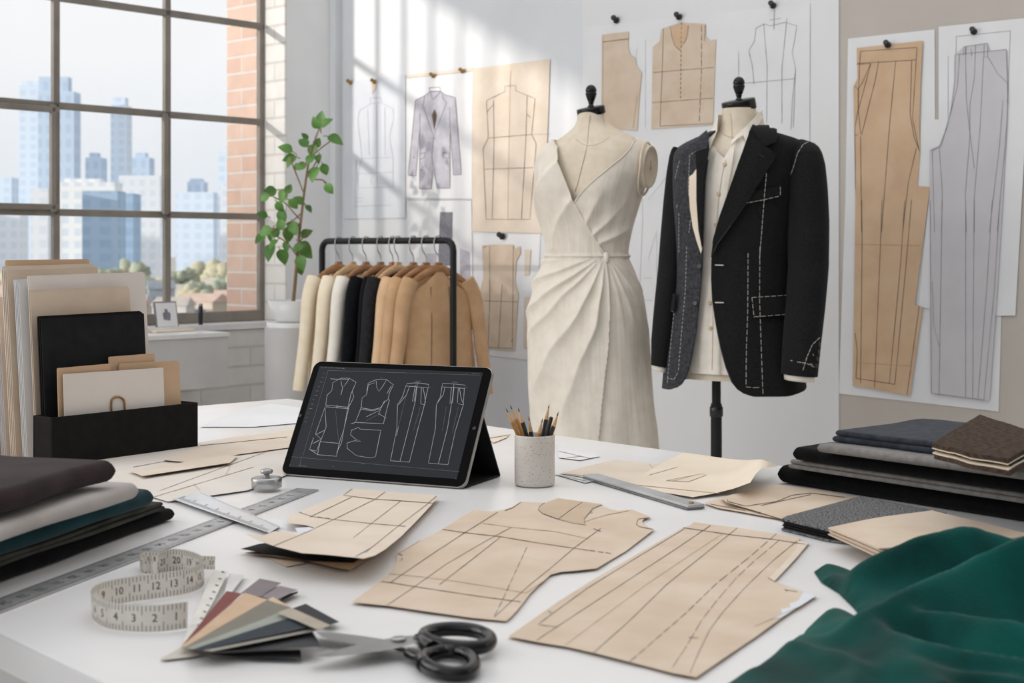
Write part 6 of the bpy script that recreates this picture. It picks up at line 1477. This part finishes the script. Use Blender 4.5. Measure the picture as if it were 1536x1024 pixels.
# ================================================================== green velvet, lower right
def ridge_pts(lst): return [(onz(x, y, TZ + h * 1.12), h * 1.12) for x, y, h in lst]
RG = [ridge_pts([(1229, 858, .012), (1255, 866, .016), (1285, 868, .014)]),
      ridge_pts([(1270, 872, .013), (1320, 840, .028), (1380, 813, .042), (1440, 797, .049), (1462, 799, .047)]),
      ridge_pts([(1462, 799, .047), (1500, 812, .038), (1560, 826, .036)]),
      ridge_pts([(1302, 928, .020), (1340, 905, .030), (1400, 871, .042), (1460, 838, .053), (1536, 808, .068), (1600, 790, .070)]),
      ridge_pts([(1306, 938, .016), (1350, 952, .024), (1390, 968, .026), (1460, 985, .026), (1560, 996, .028)]),
      ridge_pts([(1340, 925, .022), (1420, 925, .030), (1500, 940, .034), (1570, 950, .036)]),
      ridge_pts([(1250, 922, .006), (1300, 955, .012), (1350, 990, .015), (1420, 1035, .017)]),
      ridge_pts([(1190, 975, .005), (1250, 985, .011), (1285, 1010, .013), (1270, 1050, .012)]),
      ridge_pts([(1370, 1005, .013), (1450, 1022, .018), (1540, 1030, .018)])]
RW = [(.010, .009), (.018, .026), (.018, .024), (.013, .030), (.0075, .016), (.018, .012), (.010, .018), (.011, .014), (.010, .014)]
def velvet_h(P):
    h = .0045; m_ = 0
    for R, (w0, w1) in zip(RG, RW):
        best = 9; hh = 0
        for (a, ha), (b, hb) in zip(R, R[1:]):
            d = V((b.x - a.x, b.y - a.y)); l2 = d.dot(d); q = V((P.x - a.x, P.y - a.y)); tt = max(0, min(1, q.dot(d) / l2)); e = q - d * tt
            dist = e.length
            if dist < best: best = dist; hh = ha + (hb - ha) * tt; side = d.x * e.y - d.y * e.x
        w_ = w0 if side > 0 else w1
        m_ = max(m_, hh * math.exp(-(best / (1.02 * w_)) ** 1.8)) if m_ == 0 else math.log(math.exp(900 * m_) + math.exp(900 * hh * math.exp(-(best / (1.02 * w_)) ** 1.8)) - 1) / 900
    h += max(0, m_)
    h += .0045 * (1 + nz3(P.x * 17, P.y * 17, 2)) + .0022 * nz3(P.x * 34 + P.y * 14, P.y * 24, 5)
    return h
foot_px = [(1221, 858), (1232, 874), (1258, 890), (1280, 912), (1301, 938), (1276, 928), (1249, 918), (1216, 942), (1180, 972), (1140, 1000), (1095, 1024), (1050, 1052), (1010, 1085), (1060, 1160), (1300, 1220), (1700, 1250), (1750, 1000), (1680, 880), (1570, 850), (1500, 862), (1440, 868), (1370, 872), (1300, 868), (1262, 858), (1238, 852)]
fw2 = [onz(x, y, TZ) for x, y in foot_px]; poly = [(p.x, p.y) for p in fw2]
P, T, bd = tri2d(poly, .0052)
ed = [(poly[i], poly[(i + 1) % len(poly)]) for i in range(len(poly))]
vs = []
for x, y in P:
    d = min(seg_d((x, y), a, b) for a, b in ed); h = velvet_h(V((x, y, 0)))
    k = math.sqrt(max(0, 1 - (1 - min(1, d / .014)) ** 2))
    vs.append(V((x, y, TZ + .0006 + h * k)))
nb_l = [set() for _ in vs]
for tt_ in T:
    for a_, b_ in zip(tt_, tt_[1:] + tt_[:1]): nb_l[a_].add(b_); nb_l[b_].add(a_)
bset = {i for e_ in bd for i in e_}
for _ in range(4):
    zz_n = [v.z if i in bset else .4 * v.z + .6 * sum(vs[j].z for j in nb_l[i]) / len(nb_l[i]) for i, v in enumerate(vs)]
    for v, z_ in zip(vs, zz_n): v.z = z_
mb = MB(); n = len(vs)
e = [vs[T[0][i]] for i in range(3)]
if (e[1] - e[0]).cross(e[2] - e[0]).z < 0: T = [f[::-1] for f in T]
mb.add(vs, T, 0, True)
mb.add([V((p.x, p.y, TZ + .0004)) for p in vs], [f[::-1] for f in T], 0, False)
tag(mb.build('velvet_cloth', M['velvet']), 'crumpled dark green velvet cloth heaped at the lower right', 'fabric')
for o in list(bpy.data.objects):
    if '_o' in o: del o['_o']
